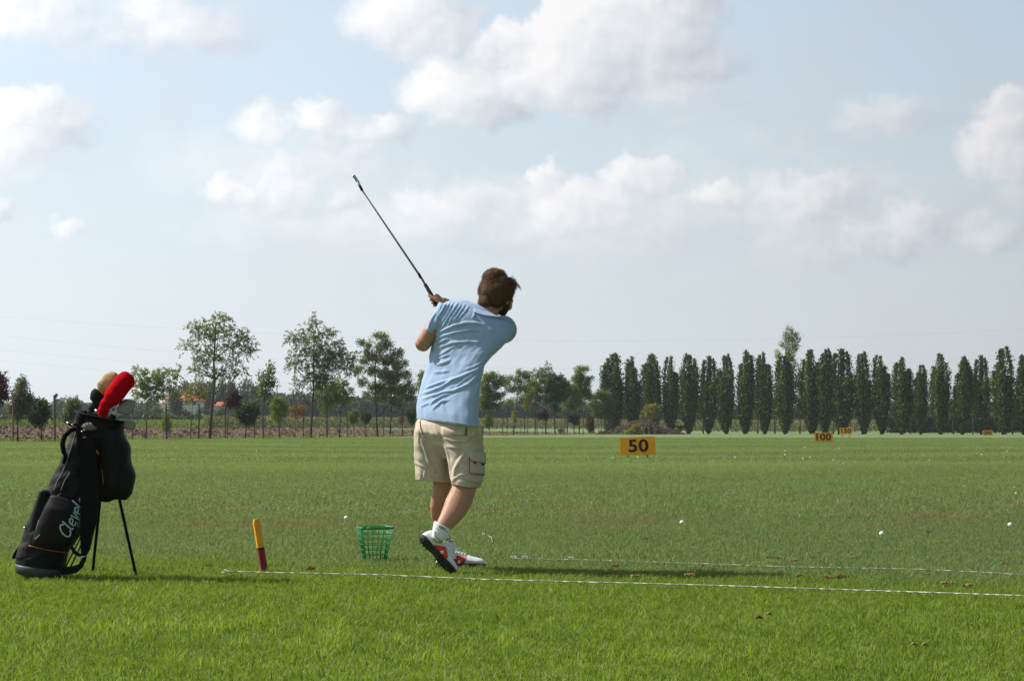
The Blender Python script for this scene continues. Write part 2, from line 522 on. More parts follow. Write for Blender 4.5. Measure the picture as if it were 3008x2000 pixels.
# ploughed field: clods modelled on a fine sheet
soil, nt, out = newmat('ploughed_soil')
geo = nt.node('ShaderNodeNewGeometry'); pos = geo.outputs['Position']
n1 = nt.noise(pos, 1.6, 5, .7)
c = nt.mix(nt.step(n1, .3, .7), (0.085, 0.058, 0.038), (0.215, 0.158, 0.105))
c = nt.mix(nt.m('MULTIPLY', nt.step(nt.noise(pos, .8, 4, .7), .60, .70), .6), c, (0.10, 0.13, 0.05, 1))
p = nt.node('ShaderNodeBsdfPrincipled'); nt.put(p.inputs['Base Color'], c); p.inputs['Roughness'].default_value = .95; p.inputs['Specular IOR Level'].default_value = .1
b = nt.node('ShaderNodeBump'); b.inputs['Strength'].default_value = 1; b.inputs['Distance'].default_value = .12
nt.l.new(nt.noise(pos, 3.5, 4, .7), b.inputs['Height']); nt.l.new(b.outputs[0], p.inputs['Normal']); nt.l.new(p.outputs[0], out.inputs[0])
al = np.arange(-42, 145, 0.27); ss = np.arange(0.9, 49, 0.24)
AL, SS = np.meshgrid(al, ss)
PX = A0[0] + DIR[0] * AL + NRM[0] * SS; PY = A0[1] + DIR[1] * AL + NRM[1] * SS
rr = rng.random(AL.shape)
clod = np.where(rr > .80, .10 + .20 * rng.random(AL.shape), .05 * rng.random(AL.shape))
edge_ = sstep((SS - .9) / 1.2) * sstep((50 - SS) / 2)
PZ = hgt(PX, PY) - .12 + clod * edge_ + .06 * np.sin(SS * 4.2) * edge_
jx = (rng.random(AL.shape) - .5) * .2; jy = (rng.random(AL.shape) - .5) * .2
V = np.stack([PX + jx, PY + jy, PZ], -1).reshape(-1, 3)
nx, ny = AL.shape[1], AL.shape[0]
idx = np.arange(nx * ny).reshape(ny, nx)
Fq = np.stack([idx[:-1, :-1], idx[:-1, 1:], idx[1:, 1:], idx[1:, :-1]], -1).reshape(-1, 4)
pf = link('ploughed_field', mesh('ploughed_field', V, Fq.tolist(), smooth=False), soil)
tag(pf, 'ploughed brown field of earth clods behind the row of young trees', kind='structure')

# ------------------------------------------------------------------ grass (nobody could count it)
def blades(n, rad, h, wd, lean=0.5, two=True):
    """tuft of n bent blades"""
    ang = rng.random(n) * 2 * np.pi; r_ = rad * np.sqrt(rng.random(n))
    bx, by = r_ * np.cos(ang), r_ * np.sin(ang)
    hh = h * (0.55 + 0.75 * rng.random(n)); yaw = rng.random(n) * 2 * np.pi
    ld = rng.random(n) * 2 * np.pi; lm = hh * lean * rng.random(n) * 1.6
    wx, wy = np.cos(yaw) * wd * .5, np.sin(yaw) * wd * .5
    lx, ly = np.cos(ld) * lm, np.sin(ld) * lm
    z0 = np.full(n, -0.006)
    def P(f, sx, z):
        return np.stack([bx + lx * f + sx * wx, by + ly * f + sx * wy, z], -1)
    a0, a1 = P(0, -1, z0), P(0, 1, z0)
    b0, b1 = P(.38, -.85, hh * .6), P(.38, .85, hh * .6)
    c0, c1 = P(1, -.12, hh), P(1, .12, hh)
    Vv = np.stack([a0, a1, b1, b0, c1, c0], 1).reshape(-1, 3)
    Fs = []
    for i in range(n):
        k = 6 * i
        Fs += [(k, k + 1, k + 2, k + 3), (k + 3, k + 2, k + 4, k + 5)]
    return Vv, Fs
def tuft_collection(name, specs, m):
    c_ = bpy.data.collections.new(name)
    for sp in specs:
        Vv, Fs = blades(*sp)
        me = mesh(name, Vv, Fs, smooth=False); me.materials.append(m)
        o = bpy.data.objects.new(name + '_source', me); c_.objects.link(o)
    return c_
def scatter(name, P, coll, smin, smax, label):
    me = bpy.data.meshes.new(name); me.vertices.add(len(P)); me.vertices.foreach_set('co', np.asarray(P, np.float32).reshape(-1)); me.update()
    o = bpy.data.objects.new(name, me); COL.objects.link(o)
    ng = bpy.data.node_groups.new(name, 'GeometryNodeTree')
    ng.interface.new_socket('Geometry', in_out='INPUT', socket_type='NodeSocketGeometry')
    ng.interface.new_socket('Geometry', in_out='OUTPUT', socket_type='NodeSocketGeometry')
    N = ng.nodes; L = ng.links
    gi = N.new('NodeGroupInput'); go = N.new('NodeGroupOutput')
    ci = N.new('GeometryNodeCollectionInfo'); ci.inputs['Collection'].default_value = coll
    ci.inputs['Separate Children'].default_value = True; ci.inputs['Reset Children'].default_value = True
    ip = N.new('GeometryNodeInstanceOnPoints'); ip.inputs['Pick Instance'].default_value = True
    rv = N.new('FunctionNodeRandomValue'); rv.data_type = 'FLOAT_VECTOR'
    rv.inputs[0].default_value = (0, 0, 0); rv.inputs[1].default_value = (0, 0, 6.283)
    rs = N.new('FunctionNodeRandomValue'); rs.data_type = 'FLOAT'; rs.inputs[2].default_value = smin; rs.inputs[3].default_value = smax
    rs.inputs['Seed'].default_value = 3
    L.new(gi.outputs[0], ip.inputs['Points']); L.new(ci.outputs[0], ip.inputs['Instance'])
    L.new(rv.outputs[0], ip.inputs['Rotation']); L.new(rs.outputs[1], ip.inputs['Scale'])
    L.new(ip.outputs[0], go.inputs[0])
    md = o.modifiers.new('scatter', 'NODES'); md.node_group = ng
    tag(o, label, kind='stuff')
    return o
def region(d0, d1, dens, margin=1.35, jitter=True):
    """random ground points between depths d0 and d1, a little wider than the view"""
    out_ = []
    d = d0
    while d < d1:
        dd = max(0.25, d * .02); hw = d * CX / FPX * margin + .6
        dd = round(dd * dens ** .5) / dens ** .5 or dd
        nr = max(1, round(dd * dens ** .5)); nc = int(2 * hw * dens ** .5)
        gx, gy = np.meshgrid(np.arange(nc), np.arange(nr))
        x = ((gx + rng.random(gx.shape)) / nc * 2 - 1) * hw; y = d + (gy + rng.random(gx.shape)) / nr * dd
        out_.append(np.stack([x.ravel(), y.ravel()], 1)); d += dd
    P = np.concatenate(out_)
    P = P[sdist(P[:, 0], P[:, 1]) < 0.4]
    return np.column_stack([P, hgt(P[:, 0], P[:, 1])])
def tee_edge(x): return 9.95 - 0.34 * x
gm = blade_mat('grass_blade')
gm_hi = blade_mat('grass_blade_tall', 1.3, (0.24, 0.36, 0.030))
c_near = tuft_collection('near_tuft', [(95, .11, .018, .0030, 1.0)] * 4 + [(85, .11, .026, .0034, .9)], gm)
c_mid = tuft_collection('mown_tuft', [(90, .17, .024, .0042, .9)] * 4, gm)
c_mid2 = tuft_collection('mown_patch', [(130, .36, .030, .008, .9)] * 4, gm)
c_far = tuft_collection('far_patch', [(200, .85, .042, .017, .8)] * 4, gm)
c_tall = tuft_collection('tall_tuft', [(14, .040, .038, .0042, 1.0)] * 4, gm_hi)
Pn = region(5.2, 12.5, 95)
near = Pn[Pn[:, 1] < tee_edge(Pn[:, 0]) + .5]
scatter('lush_grass', near, c_near, .8, 1.25, 'lush long green grass in front of the rope')
Pm = region(7.6, 17, 62)
Pm = Pm[Pm[:, 1] > tee_edge(Pm[:, 0]) + .1]
scatter('mown_grass', Pm, c_mid, .8, 1.2, 'short olive green mown grass beyond the rope')
scatter('mown_grass_beyond', region(16, 42, 13), c_mid2, .8, 1.25, 'short mown grass further out on the range')
scatter('distant_grass', region(40, 135, 1.6, 1.2), c_far, .8, 1.3, 'far grass of the driving range')
# brighter coarse clumps, in drifts
cl = []
for (px_, py_, sx_, n_) in [(90, 1840, 120, 26), (310, 1860, 170, 42), (470, 1850, 90, 30), (690, 1835, 90, 46), (620, 1850, 120, 20), (840, 1905, 100, 26), (960, 1870, 60, 34), (880, 1920, 80, 22), (980, 1890, 60, 26),
                            (1260, 1905, 90, 24), (1500, 1890, 60, 16), (1280, 1955, 90, 14), (1940, 1945, 80, 24), (1440, 1895, 60, 10), (570, 1945, 120, 16), (2400, 1850, 160, 8), (2150, 1770, 160, 8), (1850, 1800, 300, 10), (2700, 1790, 200, 6), (2250, 1930, 240, 8), (1100, 1770, 160, 18)]:
    for k in range(int(n_ * .45)):
        g_ = G(px_ + random.gauss(0, sx_ * .5), py_ + random.gauss(0, 12)); cl.append((g_.x, g_.y, 0.0))
Pt = region(5.2, 10.6, 0.7); Pt = Pt[Pt[:, 1] < tee_edge(Pt[:, 0])]
scatter('coarse_grass', np.concatenate([np.array(cl), Pt]), c_tall, .65, 1.2, 'coarse bright tufts standing out of the lush grass')

# ------------------------------------------------------------------ trees
BARK = mat('bark', (0.085, 0.066, 0.050), .9, .2, var=.35, vscale=6, bump=.5, bscale=30, bdist=.02)
BARKD = mat('bark_dark', (0.045, 0.036, 0.030), .9, .2, var=.3, vscale=6)
LM = {
 'robinia': leafmat('robinia_leaf', (0.115, 0.185, 0.034), (0.255, 0.305, 0.055), (0.26, 0.19, 0.05), trans=.45),
 'green': leafmat('green_leaf', (0.075, 0.150, 0.028), (0.190, 0.260, 0.050), (0.24, 0.17, 0.06), trans=.42),
 'rust': leafmat('rust_leaf', (0.085, 0.150, 0.030), (0.215, 0.245, 0.055), (0.32, 0.15, 0.06), trans=.42),
 'dark': leafmat('dark_leaf', (0.030, 0.066, 0.020), (0.075, 0.125, 0.032), trans=.25),
 'yellow': leafmat('yellow_leaf', (0.156, 0.188, 0.027), (0.294, 0.269, 0.037)),
 'lime': leafmat('lime_leaf', (0.110, 0.180, 0.032), (0.220, 0.285, 0.055), trans=.45),
 'olive': leafmat('olive_leaf', (0.110, 0.130, 0.075), (0.195, 0.205, 0.130)),
 'orange': leafmat('orange_leaf', (0.120, 0.110, 0.020), (0.33, 0.13, 0.022), (0.40, 0.17, 0.03)),
 'purple': leafmat('purple_leaf', (0.030, 0.010, 0.015), (0.085, 0.020, 0.028), (0.2, 0.07, 0.06), trans=.2),
 'poplar': leafmat('poplar_leaf', (0.020, 0.044, 0.011), (0.130, 0.190, 0.038), (0.26, 0.28, 0.10), trans=.30, rough=.5),
 'brown': leafmat('brown_leaf', (0.08, 0.07, 0.03), (0.16, 0.11, 0.05)),
 'wood': leafmat('wood_leaf', (0.039, 0.068, 0.026), (0.078, 0.111, 0.039), trans=.15),
 'maize': leafmat('maize_leaf', (0.111, 0.137, 0.046), (0.221, 0.215, 0.078), trans=.3),
}
def leaf_quads(C, DIRS, L, Wd):
    """C (n,3) leaf bases, DIRS (n,3) unit, L length, Wd width arrays -> quads"""
    n = len(C)
    rv = rng.normal(size=(n, 3)); side = np.cross(DIRS, rv); side /= np.linalg.norm(side, axis=1, keepdims=True) + 1e-9
    L = np.asarray(L).reshape(-1, 1); Wd = np.asarray(Wd).reshape(-1, 1)
    a = C; m_ = C + DIRS * L * .45; e = C + DIRS * L
    return np.stack([a, m_ + side * Wd * .5, e, m_ - side * Wd * .5], 1)
def crown(blobs, n, style, lsize):
    """leaf quads for crown lobes; blobs: (center, rx, ry, rz, weight)"""
    wts = np.array([b_[1] * b_[3] * b_[4] for b_ in blobs]); wts = wts / wts.sum()
    out_ = []
    for b_, wt in zip(blobs, wts):
        nb = int(n * wt * 1.45)
        per = 16 if style == 'pinnate' else 9
        ns = max(3, nb // per)
        u = rng.normal(size=(ns, 3)); u /= np.linalg.norm(u, axis=1, keepdims=True)
        hk1, hk2 = rng.normal(size=3) * 2.2, rng.normal(size=3) * 3.5
        rad = rng.random((ns, 1)) ** .42 * (1 + .26 * np.sin(u @ hk1 + b_[0][0]) + .16 * np.sin(u @ hk2 + 2 * b_[0][2]))[:, None]
        S = np.array(b_[0]) + u * rad * np.array([b_[1], b_[2], b_[3]])
        outd = u * np.array([1, 1, .7]) + np.array([0, 0, .25]) + rng.normal(size=(ns, 3)) * .35
        outd /= np.linalg.norm(outd, axis=1, keepdims=True)
        if style == 'pinnate':
            tt = rng.random((ns, per)) ** .8
            slen = lsize * 3.2
            P = S[:, None, :] + outd[:, None, :] * tt[..., None] * slen
            P[..., 2] -= (tt ** 2) * slen * .45
            D = outd[:, None, :] * .55 + rng.normal(size=(ns, per, 3)) * .45 + np.array([0, 0, -.55])
            P = P.reshape(-1, 3); D = D.reshape(-1, 3)
            LL = lsize * (.7 + .7 * rng.random(len(P))); WW = LL * .34
        else:
            P = (S[:, None, :] + rng.normal(size=(ns, per, 3)) * lsize * .85).reshape(-1, 3)
            D = (outd[:, None, :] * .5 + rng.normal(size=(ns, per, 3)) * .6 + np.array([0, 0, .15])).reshape(-1, 3)
            LL = lsize * (.6 + .7 * rng.random(len(P))); WW = LL * .62
        D /= np.linalg.norm(D, axis=1, keepdims=True) + 1e-9
        out_.append(leaf_quads(P, D, LL, WW))
    return np.concatenate(out_)
def plant_tree(name, label, cat, d, trunk, blobs, n, lm, style='broad', lsize=.16, tr=.05, group=None, bark=BARK, dz=0.0, limbs=True, deep=.75):
    """trunk: photo pixels from the foot up; blobs: (px, py, rpx, rpy[, weight]) in the photo; d: depth in metres"""
    k = d / FPX
    foot = W(trunk[0][0], trunk[0][1], d); foot.z = float(hgt(foot.x, foot.y)) - .03
    root = empty(name, foot)
    tag(root, label, cat, group)
    path = [foot] + [W(x, y, d) for x, y in trunk[1:]]
    mb = MB()
    rads = [tr * (1.15 - .75 * i / max(1, len(path) - 1)) for i in range(len(path))]
    mb.tube(path, rads, n=7)
    bl = []
    top = path[-1]
    for b_ in blobs:
        px_, py_, rx_, ry_ = b_[:4]; wt = b_[4] if len(b_) > 4 else 1.0
        rx, rz = rx_ * k, ry_ * k; ry = max(rx, rz) * deep
        dd = d + random.uniform(-1, 1) * ry * .8
        c_ = W(px_, py_, dd)
        bl.append((tuple(c_), rx, ry, rz, wt))
        if limbs:
            # limb leaves the trunk below the lobe
            best = min(range(len(path)), key=lambda i: abs(path[i].z - (c_.z - 1.1 * ((abs(c_.x - path[i].x) + .1) * .75))))
            s_ = path[best]
            if s_.z > c_.z: s_ = path[max(0, best - 1)]
            mid = s_.lerp(c_, .55) + Vector((0, 0, (c_.z - s_.z) * .05)) + Vector((random.uniform(-.1, .1), random.uniform(-.1, .1), 0))
            mb.tube([s_, mid, c_], [rads[best] * .36, rads[best] * .24, rads[best] * .12], n=5, cap=False)
            for q_ in range(5):
                e_ = c_ + Vector((random.uniform(-1, 1) * rx, random.uniform(-1, 1) * ry, random.uniform(-.5, 1) * rz)) * .8
                s2 = mid.lerp(c_, random.random())
                mb.tube([s2, s2.lerp(e_, .5) + Vector((0, 0, .05)), e_], [rads[best] * .2, rads[best] * .13, .006], n=4, cap=False)
    mb.build('trunk', bark, root)
    link('crown', quads('crown', crown(bl, n, style, lsize)), LM[lm], root)
    return root
YG = 'young trees planted in a row along the far edge of the range'
def dl(px, e=0.0): return treeline(px) + e
plant_tree('purple_tree', 'dark purple leaved tree cut by the left edge of the photo', 'tree', dl(0), [(-22, 1297), (-20, 1230), (-18, 1150)],
           [(-12, 1140, 30, 36), (2, 1160, 14, 20), (-30, 1170, 22, 30), (-5, 1120, 20, 16)], 2600, 'purple', lsize=.16, group=YG)
plant_tree('young_tree', 'pale grey green conical tree behind the reddish stake at far left', 'tree', dl(52), [(53, 1297), (51, 1240), (58, 1180), (64, 1125)],
           [(62, 1140, 17, 26), (66, 1120, 9, 14), (52, 1170, 24, 22), (80, 1172, 20, 20), (45, 1200, 20, 22), (76, 1200, 20, 20), (50, 1228, 20, 16, .5), (92, 1180, 9, 12)], 3600, 'olive', lsize=.12, group=YG)
plant_tree('young_tree', 'small dark green tree left of the tall bare post', 'tree', dl(121), [(122, 1297), (121, 1250), (114, 1215)],
           [(112, 1210, 26, 20, 1.4), (104, 1222, 24, 20, 1.4), (120, 1228, 18, 20), (108, 1188, 13, 12), (128, 1190, 8, 12), (112, 1240, 14, 8)], 4200, 'dark', lsize=.15, group=YG)
plant_tree('young_tree', 'pale olive bushy tree left of the golf bag', 'tree', dl(212), [(212, 1297), (211, 1240), (212, 1180)],
           [(210, 1190, 17, 22), (222, 1200, 12, 22), (206, 1220, 20, 20), (190, 1228, 14, 12), (232, 1228, 20, 14, .6)], 3000, 'olive', lsize=.12, group=YG)
plant_tree('young_tree', 'spreading feathery tree just right of the red headcover', 'tree', dl(430), [(429, 1294), (431, 1230), (433, 1180)],
           [(413, 1120, 18, 28), (438, 1108, 14, 14), (418, 1150, 26, 18), (450, 1130, 22, 22), (476, 1100, 26, 14), (500, 1096, 24, 10, .8), (528, 1086, 16, 6, .7), (486, 1118, 24, 14), (446, 1160, 22, 20), (470, 1150, 18, 14, .7), (500, 1140, 16, 12, .6), (408, 1096, 10, 14)], 4800, 'robinia', 'pinnate', .15, .045, YG)
plant_tree('sapling', 'short yellow green sapling leaning on the propped stake', 'sapling', dl(489), [(488, 1294), (489, 1250), (490, 1220)],
           [(489, 1226, 8, 12), (484, 1242, 12, 12), (494, 1252, 8, 10), (488, 1260, 10, 8)], 800, 'lime', lsize=.12, tr=.025, group='saplings below the young trees')
plant_tree('young_tree', 'thin stemmed yellow green tree in front of the red roof', 'tree', dl(560), [(559, 1294), (562, 1230), (566, 1190), (565, 1130)],
           [(560, 1150, 24, 16), (585, 1140, 20, 18), (545, 1160, 18, 10), (590, 1165, 18, 12), (568, 1170, 26, 12, .8), (572, 1128, 10, 10, .7), (606, 1172, 12, 8, .7)], 1500, 'yellow', 'pinnate', .13, .03, YG)
plant_tree('young_tree', 'tallest airy tree with feathery leaves and forked trunk', 'tree', dl(616), [(616, 1293), (622, 1200), (630, 1115), (628, 1060), (632, 1000), (634, 950)],
           [(646, 935, 18, 14), (665, 940, 12, 14), (628, 958, 24, 18), (600, 960, 20, 14), (570, 965, 18, 14), (580, 985, 20, 14, .8), (640, 975, 22, 20), (680, 975, 20, 12), (695, 962, 12, 8),
            (550, 1015, 14, 14), (565, 1030, 18, 14, .7), (600, 1005, 18, 22, .8), (700, 1000, 24, 16), (720, 990, 18, 12), (738, 1025, 16, 14), (715, 1030, 22, 14), (680, 1020, 24, 20, .7), (640, 1010, 22, 24, .6), (655, 1050, 24, 20, .7), (610, 1045, 24, 16), (590, 1060, 18, 14, .8),
            (590, 1085, 24, 16), (565, 1085, 10, 8), (700, 1070, 20, 16, .7), (655, 1085, 26, 18, .8), (705, 1092, 14, 10), (630, 1100, 24, 14, .7), (680, 1105, 20, 12, .7)], 8200, 'robinia', 'pinnate', .15, .10, YG)
plant_tree('young_tree', 'small purple leaved tree beside a pair of thin stems', 'tree', dl(668), [(668, 1293), (669, 1230), (680, 1185)],
           [(684, 1180, 13, 13, 1.3), (672, 1188, 10, 8), (698, 1170, 8, 13), (680, 1162, 9, 9), (692, 1155, 6, 8), (700, 1188, 6, 7), (662, 1190, 5, 5)], 1500, 'purple', lsize=.13, tr=.035, group=YG)
plant_tree('young_tree', 'low round dark green tree on a short crooked stem', 'tree', dl(722), [(720, 1292), (723, 1250), (727, 1225)],
           [(724, 1225, 24, 18, 1.5), (712, 1210, 18, 16), (740, 1218, 18, 18, 1.3), (730, 1198, 20, 12), (700, 1222, 10, 10, .6), (748, 1205, 12, 16), (728, 1240, 16, 8)], 5400, 'dark', lsize=.13, group=YG)
plant_tree('young_tree', 'slender twin topped tree with large loose leaves', 'tree', dl(772), [(773, 1290), (772, 1230), (777, 1180), (781, 1130), (792, 1085)],
           [(796, 1080, 5, 18), (792, 1100, 9, 14), (770, 1105, 5, 14), (768, 1125, 9, 14), (790, 1125, 12, 14), (806, 1130, 7, 10), (775, 1145, 14, 12), (768, 1165, 12, 10, .8), (790, 1160, 14, 12, .7)], 1000, 'green', lsize=.19, tr=.05, group=YG)
plant_tree('young_tree', 'light green bushy tree left of the orange one', 'tree', dl(822), [(822, 1290), (822, 1240), (820, 1200)],
           [(812, 1176, 8, 10), (824, 1182, 9, 14), (803, 1194, 9, 10), (835, 1196, 9, 13), (816, 1203, 13, 10), (806, 1220, 12, 10), (832, 1218, 13, 9), (820, 1234, 12, 8)], 2100, 'lime', lsize=.12, tr=.035, group=YG)
plant_tree('young_tree', 'small tree with orange autumn leaves', 'tree', dl(868), [(868, 1289), (867, 1250), (868, 1215)],
           [(857, 1202, 10, 9), (872, 1200, 8, 11), (891, 1198, 8, 10), (862, 1218, 10, 8), (880, 1214, 10, 7), (872, 1228, 9, 6, .6)], 620, 'orange', lsize=.12, tr=.022, group=YG)
plant_tree('young_tree', 'broad feathery tree with a pointed top, left of the golfer', 'tree', dl(913), [(913, 1288), (917, 1200), (921, 1150), (922, 1060), (922, 980)],
           [(924, 940, 9, 16), (930, 960, 12, 18), (898, 965, 14, 12), (905, 985, 18, 12), (965, 975, 16, 10), (975, 975, 12, 8), (950, 990, 16, 14), (868, 985, 18, 12), (855, 995, 12, 10), (880, 1010, 22, 14), (920, 1010, 24, 22),
            (950, 1045, 30, 26, 1.6), (985, 1015, 18, 14), (1000, 1008, 12, 10), (900, 1050, 24, 18), (865, 1050, 18, 14), (862, 1075, 16, 14), (990, 1040, 22, 16, 1.3), (1015, 1050, 24, 16, 1.2), (1040, 1045, 14, 10), (935, 1090, 30, 20, 1.4), (975, 1070, 22, 20, 1.2), (880, 1120, 12, 16), (866, 1140, 6, 14), (910, 1110, 18, 18), (955, 1120, 26, 24, 1.4), (1020, 1080, 14, 12), (1035, 1090, 16, 14), (925, 1140, 14, 12)], 14500, 'green', 'pinnate', .15, .085, YG)
plant_tree('young_tree', 'drooping green tree under the edge of the broad feathery tree', 'tree', dl(960, 1.5), [(960, 1286), (960, 1240), (962, 1190), (965, 1150)],
           [(962, 1150, 24, 22, 1.2), (945, 1165, 16, 18), (975, 1170, 14, 20), (960, 1190, 12, 18), (980, 1140, 18, 16)], 4200, 'green', 'pinnate', .14, .055, YG)
plant_tree('young_tree', 'yellow green tree with a low forked trunk', 'tree', dl(997), [(997, 1286), (999, 1240), (1000, 1190)],
           [(998, 1125, 16, 14), (1010, 1140, 18, 16), (985, 1150, 14, 18), (1005, 1165, 20, 14), (1022, 1160, 12, 16), (990, 1178, 12, 8), (1020, 1178, 10, 8)], 3400, 'robinia', 'pinnate', .14, .06, YG)
plant_tree('young_tree', 'rusty tinged tree between the broad feathery tree and the golfer', 'tree', dl(1108), [(1109, 1284), (1106, 1230), (1103, 1160), (1102, 1080), (1108, 1010)],
           [(1120, 988, 18, 10), (1105, 985, 10, 8), (1130, 1000, 14, 14), (1082, 1012, 12, 12), (1060, 1008, 14, 10), (1120, 1022, 22, 16), (1145, 1012, 10, 10), (1165, 1040, 18, 14), (1178, 1032, 8, 8), (1080, 1040, 18, 16), (1104, 1050, 20, 16), (1070, 1062, 16, 14), (1140, 1060, 24, 18, 1.4), (1170, 1072, 22, 18, 1.2), (1190, 1065, 8, 8), (1095, 1090, 24, 16), (1130, 1100, 26, 18, 1.3), (1195, 1100, 16, 14), (1205, 1122, 10, 8), (1165, 1105, 20, 16, 1.2), (1052, 1085, 16, 12), (1062, 1125, 16, 12), (1105, 1135, 26, 16, 1.2), (1150, 1145, 24, 16, 1.2), (1190, 1140, 20, 14), (1080, 1160, 20, 12), (1118, 1168, 24, 12), (1165, 1170, 20, 10)], 15500, 'rust', lsize=.125, tr=.085, group=YG)
plant_tree('young_tree', 'dark green tree with its crown merged behind the rusty one', 'tree', dl(1146, 2), [(1146, 1283), (1148, 1230), (1149, 1180), (1148, 1120)],
           [(1150, 1120, 24, 22), (1175, 1150, 22, 18), (1200, 1165, 20, 12), (1130, 1150, 20, 20), (1160, 1180, 20, 12), (1212, 1145, 12, 14)], 5200, 'dark', lsize=.13, tr=.065, group=YG)
plant_tree('young_tree', 'green tree half hidden behind the golfer\'s back', 'tree', dl(1262, 1), [(1262, 1282), (1262, 1220), (1260, 1150)],
           [(1240, 1105, 12, 14), (1262, 1110, 22, 22), (1236, 1130, 12, 14), (1275, 1140, 24, 22), (1246, 1155, 18, 16), (1234, 1175, 12, 10, .6)], 3600, 'green', lsize=.14, group=YG)
plant_tree('clipped_tree', 'small ball shaped tree on twin stems, left of the golfer', 'tree', dl(1076), [(1076, 1284), (1075, 1250), (1074, 1235)],
           [(1074, 1226, 16, 11, 1.5), (1063, 1222, 9, 8), (1085, 1224, 8, 10), (1074, 1217, 12, 6), (1076, 1238, 9, 6)], 2800, 'dark', lsize=.09, tr=.025, group='small trees in the row')
plant_tree('sapling', 'small bushy sapling between two stakes left of the ball shaped tree', 'sapling', dl(1040), [(1040, 1286), (1038, 1250), (1037, 1225)],
           [(1037, 1222, 13, 12), (1030, 1232, 9, 9), (1044, 1210, 8, 10), (1038, 1240, 8, 5), (1046, 1230, 6, 8)], 1700, 'green', lsize=.10, tr=.02, group='saplings below the young trees')
plant_tree('sapling', 'sparse brownish sapling twining a stake near the golfer', 'sapling', dl(1180), [(1180, 1283), (1180, 1245), (1179, 1232)],
           [(1176, 1238, 8, 8), (1182, 1230, 6, 9)], 420, 'brown', lsize=.10, tr=.018, group='saplings below the young trees')
plant_tree('sapling', 'dark leafy sapling beside the golfer\'s left hip', 'sapling', dl(1211), [(1211, 1283), (1210, 1250), (1209, 1225)],
           [(1208, 1225, 13, 14, 1.3), (1200, 1212, 10, 12), (1216, 1212, 10, 12), (1210, 1238, 10, 7)], 2400, 'dark', lsize=.10, tr=.03, group='saplings below the young trees')
# right of the golfer
plant_tree('young_tree', 'dense green tree touching the golfer\'s right side', 'tree', dl(1430, 1), [(1418, 1280), (1420, 1230), (1424, 1170)],
           [(1448, 1105, 16, 12), (1432, 1112, 16, 14), (1425, 1140, 18, 22), (1455, 1130, 16, 14), (1474, 1112, 8, 10), (1470, 1125, 10, 10), (1438, 1165, 24, 20, 1.4), (1462, 1165, 12, 12), (1478, 1158, 6, 8), (1432, 1190, 22, 14, 1.4), (1455, 1192, 18, 10), (1415, 1175, 12, 20)], 9000, 'green', lsize=.15, tr=.07, group=YG)
plant_tree('young_tree', 'leaning yellow green tree with a visible slanting trunk', 'tree', dl(1508), [(1508, 1279), (1513, 1220), (1519, 1180), (1521, 1150)],
           [(1525, 1095, 9, 12), (1540, 1100, 14, 12), (1520, 1118, 18, 14), (1500, 1112, 12, 8), (1492, 1128, 12, 10), (1500, 1145, 16, 12, .8), (1525, 1145, 18, 14), (1550, 1110, 16, 14), (1545, 1140, 18, 14), (1500, 1180, 18, 10, .8), (1530, 1175, 16, 14, .8), (1484, 1118, 6, 10)], 4600, 'lime', lsize=.14, tr=.07, group=YG)
plant_tree('young_tree', 'yellow brown tree between the leaning tree and the dark feathery tops', 'tree', dl(1573), [(1571, 1278), (1574, 1220), (1575, 1170)],
           [(1565, 1125, 18, 14), (1580, 1145, 16, 16), (1560, 1150, 18, 16), (1580, 1170, 14, 14), (1555, 1175, 16, 14, .8), (1548, 1195, 10, 8, .6), (1575, 1190, 12, 8, .7)], 4400, 'rust', lsize=.14, tr=.06, group=YG)
plant_tree('young_tree', 'thin pale tree between two stakes with a yellow green crown', 'tree', dl(1550, 1), [(1550, 1278), (1550, 1220), (1549, 1180)],
           [(1550, 1165, 16, 14), (1546, 1185, 14, 10), (1556, 1150, 14, 12)], 1500, 'yellow', lsize=.13, tr=.035, group=YG)
plant_tree('young_tree', 'blue green pointed treetop rising above its neighbours right of the golfer', 'tree', dl(1600, 12), [(1603, 1277), (1602, 1200), (1602, 1130), (1604, 1085)],
           [(1608, 1075, 5, 9), (1603, 1090, 9, 12), (1588, 1092, 9, 10), (1574, 1098, 9, 10), (1595, 1108, 18, 12), (1614, 1090, 7, 8), (1600, 1130, 20, 16)], 3600, 'green', 'pinnate', .17, .07, YG)
plant_tree('young_tree', 'dark rounded green tree in the middle of the row right of the golfer', 'tree', dl(1630), [(1630, 1277), (1629, 1220), (1628, 1175), (1628, 1130)],
           [(1622, 1103, 10, 8), (1640, 1112, 16, 12), (1618, 1118, 16, 12), (1612, 1145, 18, 18, 1.2), (1638, 1140, 22, 20, 1.4), (1658, 1125, 12, 12), (1622, 1170, 22, 16, 1.3), (1645, 1170, 18, 14), (1605, 1175, 12, 12), (1632, 1200, 14, 10), (1655, 1160, 14, 14)], 9000, 'dark', lsize=.16, tr=.075, group=YG)
plant_tree('young_tree', 'green tree with drooping yellowish lower leaves', 'tree', dl(1667), [(1666, 1277), (1668, 1220), (1668, 1170)],
           [(1665, 1135, 16, 14), (1680, 1150, 18, 18, 1.3), (1660, 1160, 14, 14), (1690, 1175, 16, 14), (1668, 1185, 16, 12), (1645, 1205, 14, 10, .7), (1685, 1198, 14, 10)], 5200, 'green', lsize=.15, tr=.06, group=YG)
